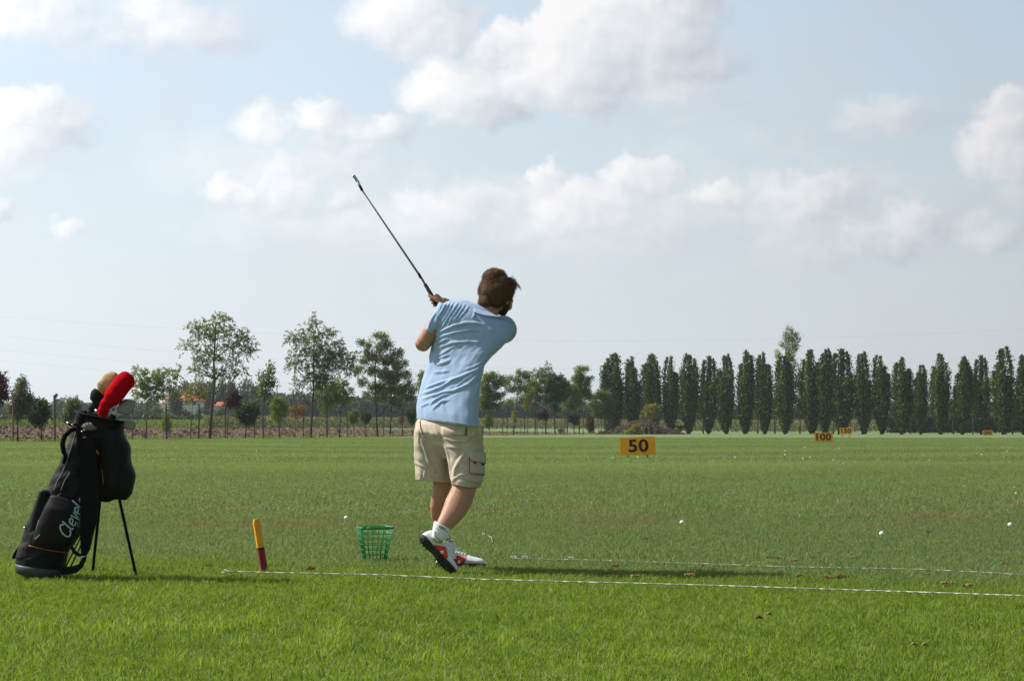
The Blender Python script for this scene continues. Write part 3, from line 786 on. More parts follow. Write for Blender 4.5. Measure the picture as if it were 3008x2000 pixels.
plant_tree('young_tree', 'tall tree with jagged branches reaching toward the poplars', 'tree', dl(1701), [(1701, 1275), (1702, 1210), (1703, 1160), (1704, 1110)],
           [(1705, 1085, 16, 8), (1720, 1084, 12, 6), (1702, 1100, 14, 10), (1712, 1115, 14, 12), (1690, 1112, 12, 10), (1700, 1130, 18, 14), (1728, 1118, 10, 7), (1738, 1110, 7, 4), (1725, 1130, 10, 8), (1705, 1155, 24, 18, 1.4), (1722, 1150, 12, 12), (1698, 1180, 18, 14, 1.1), (1728, 1165, 10, 12)], 7600, 'robinia', lsize=.16, tr=.07, group=YG)
plant_tree('young_tree', 'low spreading green tree next to the first poplar', 'tree', dl(1765, -2), [(1766, 1274), (1765, 1230), (1762, 1190)],
           [(1748, 1165, 16, 12), (1765, 1158, 14, 12), (1780, 1170, 16, 16), (1745, 1190, 18, 14), (1770, 1195, 22, 16, 1.2), (1790, 1195, 12, 20), (1755, 1212, 18, 12), (1782, 1218, 16, 12)], 7200, 'green', lsize=.16, tr=.05, group=YG)
plant_tree('young_tree', 'pale leaved slim tree standing before the rubbish heap', 'tree', dl(1785, -6), [(1785, 1272), (1785, 1250), (1784, 1225)],
           [(1782, 1228, 7, 12), (1790, 1240, 7, 12), (1780, 1250, 7, 10), (1787, 1262, 6, 8)], 1200, 'olive', lsize=.16, tr=.04, group=YG)
plant_tree('sapling', 'light green sapling by the golfer\'s cargo pocket', 'sapling', dl(1437), [(1439, 1279), (1438, 1255), (1436, 1235)],
           [(1434, 1226, 8, 9), (1428, 1238, 9, 9), (1438, 1242, 8, 9), (1434, 1252, 7, 6)], 1300, 'lime', lsize=.14, tr=.03, group='saplings below the young trees')
plant_tree('sapling', 'narrow yellow sapling against the leaning trunk', 'sapling', dl(1511, -1), [(1510, 1278), (1510, 1250), (1510, 1225)],
           [(1510, 1216, 5, 12), (1511, 1232, 5, 10)], 420, 'yellow', lsize=.14, tr=.02, group='saplings below the young trees')
plant_tree('young_tree', 'little purple tree between two stakes right of the golfer', 'tree', dl(1596), [(1594, 1277), (1594, 1245), (1594, 1228)],
           [(1590, 1220, 9, 9), (1600, 1213, 8, 8), (1586, 1224, 5, 6), (1602, 1224, 6, 8)], 1400, 'purple', lsize=.14, tr=.025, group=YG)
plant_tree('sapling', 'small dark sapling left of the brown shrub', 'sapling', dl(1685), [(1685, 1276), (1685, 1255), (1684, 1235)],
           [(1680, 1232, 10, 7, 1.4), (1690, 1238, 8, 9), (1676, 1226, 6, 5), (1694, 1226, 5, 6)], 1500, 'dark', lsize=.15, tr=.03, group='saplings below the young trees')
plant_tree('shrub', 'dull brown upright shrub left of the first poplar', 'shrub', dl(1734), [(1734, 1275), (1734, 1255), (1733, 1235)],
           [(1733, 1232, 9, 9), (1733, 1248, 11, 11), (1736, 1260, 8, 7)], 1900, 'brown', lsize=.17, tr=.04)
plant_tree('sapling', 'withered brown sapling low behind the stakes', 'sapling', dl(1648), [(1648, 1277), (1648, 1262)],
           [(1648, 1264, 6, 8)], 260, 'brown', lsize=.15, tr=.02, group='saplings below the young trees')

# stakes and posts
STK = mat('stake_wood', (0.17, 0.125, 0.085), .9, .15, var=.3, vscale=5, bump=.4, bscale=30)
STKD = mat('stake_dark', (0.075, 0.058, 0.045), .9, .15, var=.3, vscale=5)
posts = [(38, 1297, 1162, .055, 'reddish brown stake behind the pale conical tree at far left', 1), (161, 1297, 1160, .075, 'tallest bare post between the small dark tree and the golf bag', 1),
 (389, 1295, 1200, .055, 'post right behind the club heads of the golf bag', 1), (489, 1295, 1185, .06, 'stake with two blue props', 0), (584, 1294, 1186, .06, 'stake left of the tallest airy tree', 0),
 (662, 1293, 1196, .045, 'pale stake beside the small purple tree', 0), (748, 1292, 1196, .05, 'stake at the right edge of the low round dark tree', 0), (819, 1291, 1235, .03, 'thin stake doubled with the light green bushy tree', 0),
 (891, 1289, 1213, .045, 'stake under the right side of the orange tree', 0), (961.5, 1287, 1200, .04, 'stake under the drooping green tree', 0), (1019.6, 1287, 1197, .045, 'stake right of the forked yellow green tree', 0),
 (1073, 1285, 1199, .035, 'stake behind the ball shaped tree', 0), (1127, 1284, 1200, .045, 'stake between the two trunks left of the golfer', 0), (1181.5, 1284, 1203, .04, 'stake nearest the sparse brownish sapling', 0),
 (1476.6, 1280, 1215, .05, 'stake standing just right of the light green sapling', 0), (1490, 1280, 1224, .03, 'thin stake left of the leaning yellow green tree', 0), (1530, 1279, 1222, .035, 'thin stake right of the leaning yellow green tree', 0), (1541, 1279, 1216, .05, 'thick stake left of the thin pale tree', 0),
 (1577, 1278, 1218, .04, 'stake paired with the yellow brown tree trunk', 0), (1604, 1278, 1217, .05, 'stake right of the little purple tree', 0), (1659.5, 1277, 1208, .05, 'stake left of the tree with drooping yellowish leaves', 0),
 (1688, 1276, 1236, .03, 'short stake at the small dark sapling', 0), (1713, 1276, 1222, .045, 'pale stake between the jagged tree and the brown shrub', 0), (1759, 1275, 1222, .04, 'stake among the thin stems by the first poplar', 0), (1744, 1275, 1228, .03, 'thin stake directly right of the brown shrub', 0)]
for (px_, pb, pt, r_, lab, dk) in posts:
    d = dl(px_, -.4); k = d / FPX
    b_ = W(px_, pb, d); b_.z = float(hgt(b_.x, b_.y)) - .05
    tp = W(px_ + random.uniform(-1.5, 1.5), pt, d)
    mb = MB(); pts = [b_ + (tp - b_) * (i / 5) + Vector((random.uniform(-.01, .01), 0, 0)) for i in range(6)]
    mb.tube(pts, [r_ * random.uniform(.9, 1.05) for _ in pts[:-1]] + [r_ * .8], n=7)
    if px_ == 161: mb.box(tp + Vector((.1, 0, -.05)), (.16, .06, .28), Matrix.Rotation(.5, 3, 'Y'))
    if px_ == 489:
        root = empty('propped_stake', b_); tag(root, 'dark stake held up by two blue grey props', 'stake', 'stakes between the young trees')
        mb.build('stake', STKD, root, smooth=False)
        BLU = mat('blue_prop', (0.17, 0.21, 0.30), .6, .4)
        for dx_, dy_ in ((-.52, .1), (.52, -.1)):
            pr = MB(); pr.tube([W(px_, 1266, d), W(px_, 1266, d) + Vector((dx_, dy_, -(W(px_, 1266, d).z - b_.z)))], .018, n=6); pr.build('prop', BLU, root)
        continue
    o = mb.build('stake', STK if dk else STKD, None, smooth=False)
    tag(o, 'thin wooden ' + lab if lab.startswith('stake') else lab, 'stake', 'stakes between the young trees')

# poplars
def poplar_mesh(seed, feather=False):
    r0 = np.random.default_rng(seed)
    Q = []
    npl = 9
    for k in range(npl + 1):
        if k == 0: ax, ay, top, rad = 0, 0, .97, .40
        else:
            a_ = 2 * math.pi * k / npl + r0.random() * .5
            q_ = .42 + .30 * r0.random(); ax, ay = math.cos(a_) * q_, math.sin(a_) * q_; top = .58 + .42 * r0.random(); rad = .30 + .14 * r0.random()
        n_ = 1300 if k else 1500
        t = r0.random(n_) ** .85 * top
        t = np.clip(t, .012, 1)
        # outer profile of the whole column (half width 1 at 55 % height)
        prof = np.interp(t, [0, .05, .15, .35, .55, .75, .9, 1.0], [.10, .34, .64, .93, 1.0, .95, .82, .60])
        own = np.interp(t / top, [0, .2, .6, .9, 1], [.6, 1, 1, .80, .50])
        ang = r0.random(n_) * 2 * np.pi; rr_ = np.abs(r0.normal(0, .58, n_)).clip(0, 1.3)
        x = (ax * (.55 + .6 * prof) * prof + rad * rr_ * own * np.cos(ang) * (.4 + .8 * prof))
        y = (ay * (.55 + .6 * prof) * prof + rad * rr_ * own * np.sin(ang) * (.4 + .8 * prof))
        P = np.stack([x * 1.15, y * 1.15, t * 10], 1)
        D = np.stack([x * .35, y * .35, np.full(n_, .8)], 1) + r0.normal(size=(n_, 3)) * .42
        D /= np.linalg.norm(D, axis=1, keepdims=True)
        LL = .17 + .15 * r0.random(n_)
        Q.append(leaf_quads(P, D, LL, LL * .55))
    return quads('poplar_crown', np.concatenate(Q))
pop_me = [poplar_mesh(s_) for s_ in range(11, 18)]
pt_ = MB(); pt_.tube([(0, 0, -.1), (0.02, 0, 2), (0, .03, 5), (0, 0, 8.6)], [.16, .13, .08, .02], n=8)
pop_trunk = pt_.mesh('poplar_trunk')
pops = [(1802, 36, 1035, 1268, 1803), (1861, 25, 1042, 1268, 1860), (1917, 33, 1036, 1268, 1915), (1969, 25, 1042, 1270, 1969), (2024, 28, 1038, 1272, 2022), (2081, 27, 1041, 1274, 2080), (2132, 27, 1040, 1274, 2134),
        (2191, 30, 1026, 1275, 2187), (2247, 25, 1030, 1275, 2246), (2308, 31, 1042, 1275, 2306), (2382, 34, 1022, 1276, 2392), (2424, 29, 1022, 1276, 2421), (2478, 36, 1020, 1276, 2464), (2543, 28, 1034, 1276, 2534), (2592, 27, 1041, 1277, 2590),
        (2652, 29, 1045, 1277, 2647), (2705, 21, 1069, 1278, 2705), (2764, 31, 1034, 1278, 2762), (2828, 30, 1045, 1278, 2827), (2884, 25, 1039, 1278, 2882), (2951, 34, 1019, 1279, 2946), (3010, 27, 1039, 1279, 3006), (3066, 30, 1030, 1280, 3066)]
plab = ['leftmost poplar, broad crown, behind the rubbish heap', 'slim second poplar from the left, behind the heap of branches', 'poplar with a wide ragged top behind the yellow bush', 'narrow poplar fourth from the left, just right of the yellow bush', 'poplar with drooping side branches, fifth from the left',
        'poplar with a thin leaning top, sixth from the left', 'seventh poplar from the left, pointed, left of the taller smooth one', 'tall smooth poplar midway between the 50 sign and the sparse topped tree', 'poplar standing just left of the one with the sparse tall top', 'poplar with a sparse pale shoot rising far above the row',
        'first of the fused clump of poplars behind the 100 sign', 'middle poplar of the fused clump behind the 100 sign', 'broadest poplar, directly behind the 150 sign', 'poplar just right of the 150 sign with a split top', 'rounded poplar fused to the right of the split topped one', 'poplar with a side plume on its right, before a small gap',
        'shortest and narrowest poplar of the row', 'tall poplar just right of the shortest one', 'poplar third from the right end before the 200 sign', 'narrow poplar directly left of the 200 sign', 'tallest poplar at the right, just behind the 200 sign', 'last poplar, cut by the right edge of the photo', 'poplar outside the right edge of the photo']
for i, (cx_, hw_, tp_, bs_, bx_) in enumerate(pops):
    d = 226 - 26 * (cx_ - 1790) / 1220.0
    foot = W(bx_, 1270, d); foot.z = 0.0 if sdist(foot.x, foot.y) < 0 else float(hgt(foot.x, foot.y))
    top = W(cx_, tp_, d)
    root = empty('poplar', foot); tag(root, plab[i], 'poplar', 'row of poplars across the end of the range')
    H = (top.z - foot.z); hw = hw_ * d / FPX
    cr = bpy.data.objects.new('crown', pop_me[(i * 3) % 7]); COL.objects.link(cr)
    if not pop_me[(i * 3) % 7].materials: pop_me[(i * 3) % 7].materials.append(LM['poplar'])
    cr.parent = root; cr.scale = (hw * .88, hw * .88, H / 10.0); cr.rotation_euler = (random.uniform(-.02, .02), random.uniform(-.025, .025), random.random() * 6.28)
    tr_ = bpy.data.objects.new('trunk', pop_trunk); COL.objects.link(tr_)
    if not pop_trunk.materials: pop_trunk.materials.append(BARKD)
    tr_.parent = root; tr_.scale = (1, 1, H / 10.0)
    sh = (cx_ - bx_) * d / FPX
    cr.location = (sh * .7, 0, 0)
    if i == 9:
        bl = []
        kk = d / FPX
        for (bx2, by2, rx2, ry2) in [(2318, 975, 9, 18), (2334, 985, 10, 14), (2305, 990, 7, 14), (2322, 1000, 16, 16), (2345, 995, 6, 12), (2300, 1012, 10, 12), (2325, 1025, 16, 16), (2338, 1015, 8, 12), (2285, 1045, 9, 14), (2320, 1050, 18, 18), (2332, 1075, 12, 18)]:
            bl.append((tuple(W(bx2, by2, d)), rx2 * kk, rx2 * kk, ry2 * kk, 1.0))
        link('shoot_leaves', quads('shoot_leaves', crown(bl, 2600, 'broad', .17)), LM['lime'], root)
        mb = MB()
        for b_ in bl:
            mb.tube([W(2310, 1090, d), W(2314, 1040, d).lerp(Vector(b_[0]), .5), Vector(b_[0]) + Vector((0, 0, b_[3] * .7))], [.06, .035, .01], n=5, cap=False)
        mb.build('shoot', BARK, root)
# lone trees seen in the gaps of the poplar row
for (bx_, by_, lab, bl, n_, lm_) in [
  (2350, 1270, 'sparse dark tree in the gap right of the sparse topped poplar', [(2352, 1105, 12, 12), (2346, 1130, 14, 14), (2358, 1150, 14, 14), (2344, 1175, 16, 14), (2356, 1195, 18, 14), (2350, 1215, 20, 12)], 2600, 'dark'),
  (2066, 1270, 'yellowish tree peeping through the gap left of the sixth poplar', [(2050, 1190, 16, 14), (2064, 1175, 14, 12), (2050, 1210, 14, 10)], 1500, 'yellow'),
  (2226, 1268, 'yellow green tree in the gap before the poplar left of the sparse topped one', [(2222, 1165, 12, 14), (2226, 1190, 14, 14), (2220, 1212, 12, 10)], 1700, 'lime'),
  (2276, 1268, 'olive tree low in the gap left of the sparse topped poplar', [(2276, 1180, 12, 14), (2280, 1205, 14, 14)], 1500, 'rust'),
  (1890, 1268, 'slim light green tree between the second and third poplars', [(1888, 1180, 8, 16), (1886, 1205, 8, 14), (1890, 1225, 9, 12)], 1300, 'lime'),
  (2675, 1270, 'dark bushy tree right of the poplar with the side plume', [(2674, 1170, 14, 16), (2682, 1190, 14, 14), (2670, 1200, 16, 14)], 1900, 'dark'),
  (2800, 1270, 'light tree glimpsed between two tall poplars right of the shortest one', [(2798, 1190, 12, 14), (2794, 1210, 12, 12)], 1200, 'green'),
  (2858, 1272, 'bright leaved tree in the gap left of the narrow poplar by the 200 sign', [(2856, 1160, 8, 14), (2860, 1180, 10, 14), (2856, 1200, 10, 12)], 1400, 'yellow'),
  (2974, 1272, 'dark tree filling the gap before the last poplar', [(2974, 1190, 14, 18), (2978, 1215, 14, 14)], 1600, 'dark'),
  (2448, 1272, 'olive tree showing between the fused clump and the 150 sign', [(2446, 1180, 10, 16), (2448, 1205, 10, 14)], 1300, 'rust')]:
    d = 226 - 26 * (bx_ - 1790) / 1220.0 + 14
    plant_tree('background_tree', lab, 'tree', d, [(bx_, by_), (bx_, by_ - 30), (bx_ + 1, by_ - 70)], bl, n_, lm_, lsize=.2, tr=.09)
# yellow bush and rubbish heap
plant_tree('bush', 'yellow green bush growing on top of the rubbish heap', 'bush', 218, [(1915, 1262), (1915, 1240), (1914, 1220)],
           [(1905, 1206, 12, 10), (1920, 1200, 12, 9), (1926, 1212, 10, 10), (1908, 1218, 14, 10), (1918, 1196, 7, 6)], 1700, 'yellow', lsize=.22, tr=.05)
plant_tree('weed_clump', 'tall yellowish weeds in front of the rubbish heap', 'weeds', 205, [(1867, 1274), (1868, 1262), (1869, 1255)],
           [(1867, 1256, 6, 8), (1864, 1266, 7, 6), (1850, 1268, 12, 4), (1878, 1270, 10, 4)], 800, 'yellow', lsize=.2, tr=.03, limbs=False)
heap = empty('rubbish_heap', G(1880, 1273)); tag(heap, 'heap of cut branches and earth under the leftmost poplars', 'rubbish heap')
HEAPM = mat('heap_earth', (0.06, 0.042, 0.028), .95, .1, var=.4, vscale=2, col2=(.05, .07, .025), c2scale=1.2)
STICK = mat('cut_branch', (0.13, 0.095, 0.062), .9, .2, var=.4, vscale=3)
prof_ = [(1750, 1272), (1790, 1266), (1815, 1256), (1840, 1244), (1865, 1238), (1885, 1233), (1905, 1236), (1925, 1244), (1945, 1256), (1970, 1261), (2000, 1265), (2016, 1271)]
d_ = 212.0
V = []; F = []
nseg = 60; nd = 10
for j in range(nd + 1):
    for i in range(nseg + 1):
        px_ = 1750 + (2016 - 1750) * i / nseg
        py_ = np.interp(px_, [p_[0] for p_ in prof_], [p_[1] for p_ in prof_])
        w_ = math.sin(math.pi * j / nd)
        p_ = W(px_, py_, d_); x_ = p_.x + random.uniform(-.1, .1); y_ = d_ + (j - nd / 2) * .7 + random.uniform(-.2, .2)
        z0 = float(hgt(x_, y_)) - .1
        V.append((x_, y_, z0 + max(0, p_.z) * (w_ ** .6) * random.uniform(.55, 1.12)))
for j in range(nd):
    for i in range(nseg):
        a_ = j * (nseg + 1) + i; F.append((a_, a_ + 1, a_ + nseg + 2, a_ + nseg + 1))
link('earth', mesh('earth', V, F, False), HEAPM, heap)
mb = MB()
for k in range(300):
    px_ = random.uniform(1765, 2000); py_ = np.interp(px_, [p_[0] for p_ in prof_], [p_[1] for p_ in prof_]) + random.uniform(-2, 14)
    c_ = W(px_, min(py_, 1271), d_ - random.uniform(.5, 3)); a_ = random.uniform(-.7, .7); L_ = random.uniform(.25, .9)
    v_ = Vector((math.cos(a_), random.uniform(-.4, .4), math.sin(a_))) * L_ * .5
    mb.tube([c_ - v_, c_ + v_ * .2 + Vector((0, 0, .06)), c_ + v_], [.035, .03, .015], n=4, cap=False)
o = mb.build('branches', STICK, heap, False); o['kind'] = 'stuff'
# low dark trailer parked right of the heap
tm = mat('trailer_black', (0.015, 0.015, 0.016), .6, .4)
tr = empty('farm_trailer', W(1985, 1268, 222)); tag(tr, 'low dark flatbed trailer between the rubbish heap and a poplar', 'trailer')
mb = MB(); mb.box(W(1985, 1253, 222), (2.2, 1.4, .22)); mb.build('bed', tm, tr, False)
for dx_ in (-.5, .5):
    c_ = W(1985, 1261, 221.2) + Vector((dx_, 0, 0)); mb = MB(); mb.tube([c_ + Vector((0, -.12, 0)), c_ + Vector((0, .12, 0))], .3, n=14); mb.build('wheel', tm, tr)
mb = MB(); mb.tube([W(2001, 1254, 222), W(2011, 1262, 222)], .04, n=6); mb.build('drawbar', tm, tr)

# ------------------------------------------------------------------ crops, hedge, woods, house
def band_leaves(pxs, d_of, top_of, n, lsize, thick, base_z=None, up=.8):
    """leaf mass standing on the ground between two pixel columns"""
    px_ = rng.uniform(pxs[0], pxs[1], n); dd = np.array([d_of(p_) for p_ in px_]) + rng.random(n) * thick
    x = (px_ - CX) / FPX * dd; z0 = hgt(x, dd)
    tz = np.array([top_of(p_) for p_ in px_]); topz = CAMH + (HY - tz) / FPX * dd
    z = z0 + (topz - z0) * rng.random(n) ** .6 * (.88 + .12 * rng.random(n))
    P = np.stack([x, dd, z], 1)
    D = rng.normal(size=(n, 3)) * .6 + np.array([0, 0, up]); D /= np.linalg.norm(D, axis=1, keepdims=True)
    LL = lsize * (.6 + .8 * rng.random(n))
    return leaf_quads(P, D, LL, LL * .5)
def past(px, s):
    """depth where the sight line of column px is s metres beyond the tree line"""
    t = (px - CX) / FPX
    g_ = -0.948 * t + 0.318
    return treeline(px) + s / g_
o = link('crop_field', quads('crop_field', band_leaves((-250, 640), lambda p_: past(p_, 50), lambda p_: 1235.5 + 1.0 * math.sin(p_ * .02), 26000, .28, 30)), LM['green'])
tag(o, 'strip of low green crop behind the ploughed field', kind='stuff')
o = link('maize_field', quads('maize_field', band_leaves((600, 1800), lambda p_: past(p_, 50), lambda p_: 1226 + (p_ - 600) / 1200 * 6, 52000, .36, 25)), LM['maize'])
tag(o, 'yellowing maize field behind the ploughed field and the golfer', kind='stuff')
o = link('far_crop', quads('far_crop', band_leaves((1780, 3300), lambda p_: 300, lambda p_: 1236, 46000, .42, 30)), LM['maize'])
tag(o, 'pale crop field showing between the poplar stems', kind='stuff')
o = link('rough_edge', quads('rough_edge', band_leaves((-200, 1790), lambda p_: treeline(p_) - .3, lambda p_: HY + FPX * (CAMH - .05 - .16 * abs(math.sin(p_ * .043) * math.sin(p_ * .017 + 1))) / treeline(p_), 9000, .10, 1.0)), LM['lime'])
tag(o, 'fringe of unmown weeds along the foot of the young trees', kind='stuff')
hg = link('hedge', quads('hedge', band_leaves((-300, 720), lambda p_: past(p_, 50) + 42, lambda p_: 1223 + 2 * math.sin(p_ * .05) + 1.5 * math.sin(p_ * .21), 26000, .5, 4)), LM['wood'])
tag(hg, 'low dark hedge running in front of the house', 'hedge')
def wood(name, label, pxs, d, tops, n, lsize, thick):
    """far-off wood read as one mass; tops: control points (px, py)"""
    xs_ = [t_[0] for t_ in tops]; ys_ = [t_[1] for t_ in tops]
    r1 = np.random.default_rng(len(name) + int(d))
    ph = r1.random(6) * 6.28
    def top_of(p_):
        return np.interp(p_, xs_, ys_) + 2.6 * math.sin(p_ * .115 + ph[0]) + 2.0 * math.sin(p_ * .26 + ph[1]) + 1.3 * math.sin(p_ * .61 + ph[2])
    Q = band_leaves(pxs, lambda p_: d, top_of, n, lsize, thick, up=.1)
    o = link(name, quads(name, Q), LM['wood']); tag(o, label, kind='stuff'); return o
wood('distant_wood', 'far blue wood beyond the hedge at the left', (-500, 480), 560, [(-500, 1170), (0, 1182), (30, 1190), (60, 1178), (100, 1176), (125, 1172), (150, 1192), (170, 1172), (195, 1178), (240, 1176), (265, 1186), (290, 1180), (400, 1182), (480, 1185)], 30000, 1.1, 14)
wood('distant_wood', 'far wood rising behind the trees left of the golfer', (690, 1330), 470, [(690, 1180), (760, 1166), (820, 1160), (860, 1158), (900, 1152), (960, 1165), (1100, 1172), (1250, 1172), (1330, 1176)], 34000, 1.0, 14)
wood('distant_wood', 'far dark wood behind the maize and the poplars', (1320, 3400), 430, [(1320, 1178), (1450, 1182), (1700, 1188), (1900, 1180), (2000, 1186), (2330, 1196), (2500, 1196), (2600, 1190), (2700, 1198), (2735, 1192), (2780, 1190), (3000, 1186), (3400, 1180)], 80000, .95, 14)
wood('undergrowth', 'dark undergrowth behind the right hand poplars', (2600, 3200), 262, [(2600, 1222), (2650, 1215), (2750, 1218), (2850, 1212), (3000, 1215), (3200, 1210)], 26000, .5, 5)
# rounded far trees round the house
for (cx_, rx_, tp_, bs_, lab, dd) in [(543, 22, 1119, 1235, 'rounded dark treetop behind the red roof', 395), (590, 20, 1116, 1236, 'tall rounded tree right behind the red roof', 390), (622, 14, 1112, 1236, 'dark columnar tree half hidden by the tallest airy tree', 392), (652, 17, 1116, 1236, 'dark columnar tree right of the tallest airy tree', 388), (682, 13, 1118, 1236, 'slim dark tree left of the bluish round one', 394),
                                    (722, 23, 1114, 1236, 'large bluish round tree far behind the low dark tree', 420), (747, 10, 1128, 1236, 'narrow dark tree right of the bluish round one', 400), (466, 20, 1196, 1240, 'low dark tree left of the white house', 345), (516, 6, 1140, 1238, 'slim tree standing before the white house', 330), (420, 26, 1196, 1240, 'bushy tree far behind the feathery tree', 350),
                                    (545, 15, 1208, 1240, 'round shrub before the house wall', 332), (600, 20, 1202, 1240, 'dark shrub before the right end of the house', 333), (650, 28, 1194, 1240, 'broad dark shrub right of the house', 340), (440, 22, 1205, 1240, 'low dark shrub left of the house', 335), (700, 26, 1196, 1240, 'broad green shrub behind the low round dark tree', 345)]:
    k = dd / FPX
    h_ = (bs_ - tp_)
    plant_tree('background_tree', lab, 'tree', dd, [(cx_, bs_), (cx_, bs_ - h_ * .3), (cx_, bs_ - h_ * .7)],
               [(cx_, tp_ + h_ * .22, rx_ * .75, h_ * .22), (cx_ - rx_ * .25, tp_ + h_ * .45, rx_ * .8, h_ * .24), (cx_ + rx_ * .25, tp_ + h_ * .5, rx_ * .8, h_ * .24), (cx_, tp_ + h_ * .72, rx_ * .8, h_ * .22)], 1700 if h_ > 60 else 900, 'wood' if h_ > 60 else 'dark', lsize=.5 if h_ > 60 else .32, tr=.2, limbs=False)
# house
hd = 362.0; hk = hd / FPX
WALL = mat('white_render', (0.62, 0.60, 0.56), .9, .2, var=.06); ROOF = mat('red_tile_roof', (0.42, 0.13, 0.075), .85, .2, var=.2, vscale=1.5, bump=.3, bscale=4, bdist=.05)
GLZ = mat('dark_window', (0.02, 0.024, 0.03), .2, .6)
hx = lambda p_: (p_ - CX) * hk
hzz = lambda p_: CAMH + (HY - p_) * hk
gz = float(hgt(hx(530), hd)) - .2
house = empty('house', (hx(530), hd, gz)); tag(house, 'white farmhouse with red tiled roofs behind the hedge', 'house')
def hipped(mb, x0, x1, y0, y1, ze, zr, ov=.45):
    xm = (x1 - x0) * .5; ym = (y0 + y1) / 2
    V = [(x0 - ov, y0 - ov, ze), (x1 + ov, y0 - ov, ze), (x1 + ov, y1 + ov, ze), (x0 - ov, y1 + ov, ze), (x0 + xm * .5, ym, zr), (x1 - xm * .5, ym, zr),
         (x0 - ov, y0 - ov, ze - .18), (x1 + ov, y0 - ov, ze - .18), (x1 + ov, y1 + ov, ze - .18), (x0 - ov, y1 + ov, ze - .18)]
    mb.add(V, [(0, 1, 5, 4), (2, 3, 4, 5), (1, 2, 5), (3, 0, 4), (0, 6, 7, 1), (1, 7, 8, 2), (2, 8, 9, 3), (3, 9, 6, 0), (9, 8, 7, 6)])
mb = MB()
a0, a1 = hx(490), hx(518); b0, b1 = hx(518), hx(580)
mb.box(((a0 + a1) / 2, hd + 1.5, (gz + hzz(1172)) / 2), (a1 - a0, 7, hzz(1172) - gz))
wl = mb.build('wall', WALL, house, False)
mb = MB(); mb.box(((b0 + b1) / 2, hd + 4.2, (gz + hzz(1176)) / 2), (b1 - b0, 8, hzz(1176) - gz)); mb.build('wall', WALL, house, False)
mb = MB(); hipped(mb, a0, a1, hd - 2, hd + 5, hzz(1172), hzz(1160)); rf = mb.build('roof', ROOF, house, False)
ch = MB(); ch.box(((a0 + a1) / 2 + .2, hd + 1.5, hzz(1156)), (.55, .55, 1.3)); ch.build('chimney', WALL, rf, False)
mb = MB(); hipped(mb, b0, b1, hd + .4, hd + 8.2, hzz(1176), hzz(1157)); rf2 = mb.build('roof', ROOF, house, False)
ch = MB(); ch.box((hx(538), hd + 3, hzz(1160)), (.6, .6, 1.2)); ch.build('chimney', WALL, rf2, False)
for (wx_, wy_, ww, wh, yy) in [(548, 1182, .8, .9, hd + .2), (572, 1183, .7, .9, hd + .2), (504, 1208, 1.4, .8, hd - 2)]:
    m_ = MB(); m_.box((hx(wx_), yy + .02, hzz(wy_)), (ww, .1, wh)); fo = m_.build('window', GLZ, house, False)
    m_ = MB()
    for sx in (-1, 1): m_.box((hx(wx_) + sx * (ww / 2 + .03), yy - .03, hzz(wy_)), (.08, .1, wh + .1))
    for sz in (-1, 1): m_.box((hx(wx_), yy - .035, hzz(wy_) + sz * (wh / 2 + .03)), (ww + .14, .1, .08))
    m_.build('frame', WALL, fo, False)
sh = empty('outbuilding', (hx(467), hd + 8, gz)); tag(sh, 'small red roofed outbuilding left of the white farmhouse', 'outbuilding')
mb = MB(); mb.box((hx(467), hd + 8, (gz + hzz(1185)) / 2), (2.2, 3, hzz(1185) - gz)); mb.build('wall', WALL, sh, False)
mb = MB(); hipped(mb, hx(467) - 1.1, hx(467) + 1.1, hd + 6.5, hd + 9.5, hzz(1185), hzz(1178), .3); mb.build('roof', ROOF, sh, False)
sh = empty('outbuilding', (hx(615), hd + 14, gz)); tag(sh, 'pink roofed outbuilding right of the farmhouse by the tallest airy tree', 'outbuilding')
mb = MB(); mb.box((hx(614), hd + 14, (gz + hzz(1190)) / 2), (2.2, 3, hzz(1190) - gz)); mb.build('wall', WALL, sh, False)
mb = MB(); hipped(mb, hx(614) - 1.2, hx(614) + 1.2, hd + 12.5, hd + 15.5, hzz(1190), hzz(1177), .3); mb.build('roof', ROOF, sh, False)

# power lines
WIRE = mat('cable', (0.10, 0.105, 0.115), .7, .2)
wires = [('highest power line crossing the sky above the poplars', [(-700, 880), (0, 930), (400, 958), (900, 985), (1500, 999), (2033, 998), (2360, 994), (3000, 968), (3700, 930)], 470),
         ('second power line from the top, behind the golfer', [(-700, 900), (0, 986), (400, 1024), (557, 1038), (838, 1055), (1425, 1079), (1766, 1084), (2050, 1083), (2612, 1065), (3002, 1050), (3700, 1010)], 480),
         ('third power line from the top, over the farmhouse', [(-700, 955), (0, 1029), (400, 1062), (557, 1073), (717, 1087), (1000, 1105), (1713, 1121), (2400, 1112), (3008, 1088), (3700, 1050)], 490),
         ('lowest power line, sagging behind the headcovers', [(-700, 985), (0, 1058), (335, 1090), (900, 1130), (1500, 1150), (2200, 1146), (3008, 1118), (3700, 1080)], 500)]
for lab, pts, d in wires:
    xs_ = np.linspace(-700, 3700, 60)
    c4 = np.polyfit([p_[0] for p_ in pts], [p_[1] for p_ in pts], 4)
    mb = MB(); mb.tube([W(x_, float(np.polyval(c4, x_)), d) for x_ in xs_], .009, n=4)
    tag(mb.build('power_line', WIRE), lab, 'power line', 'power lines')
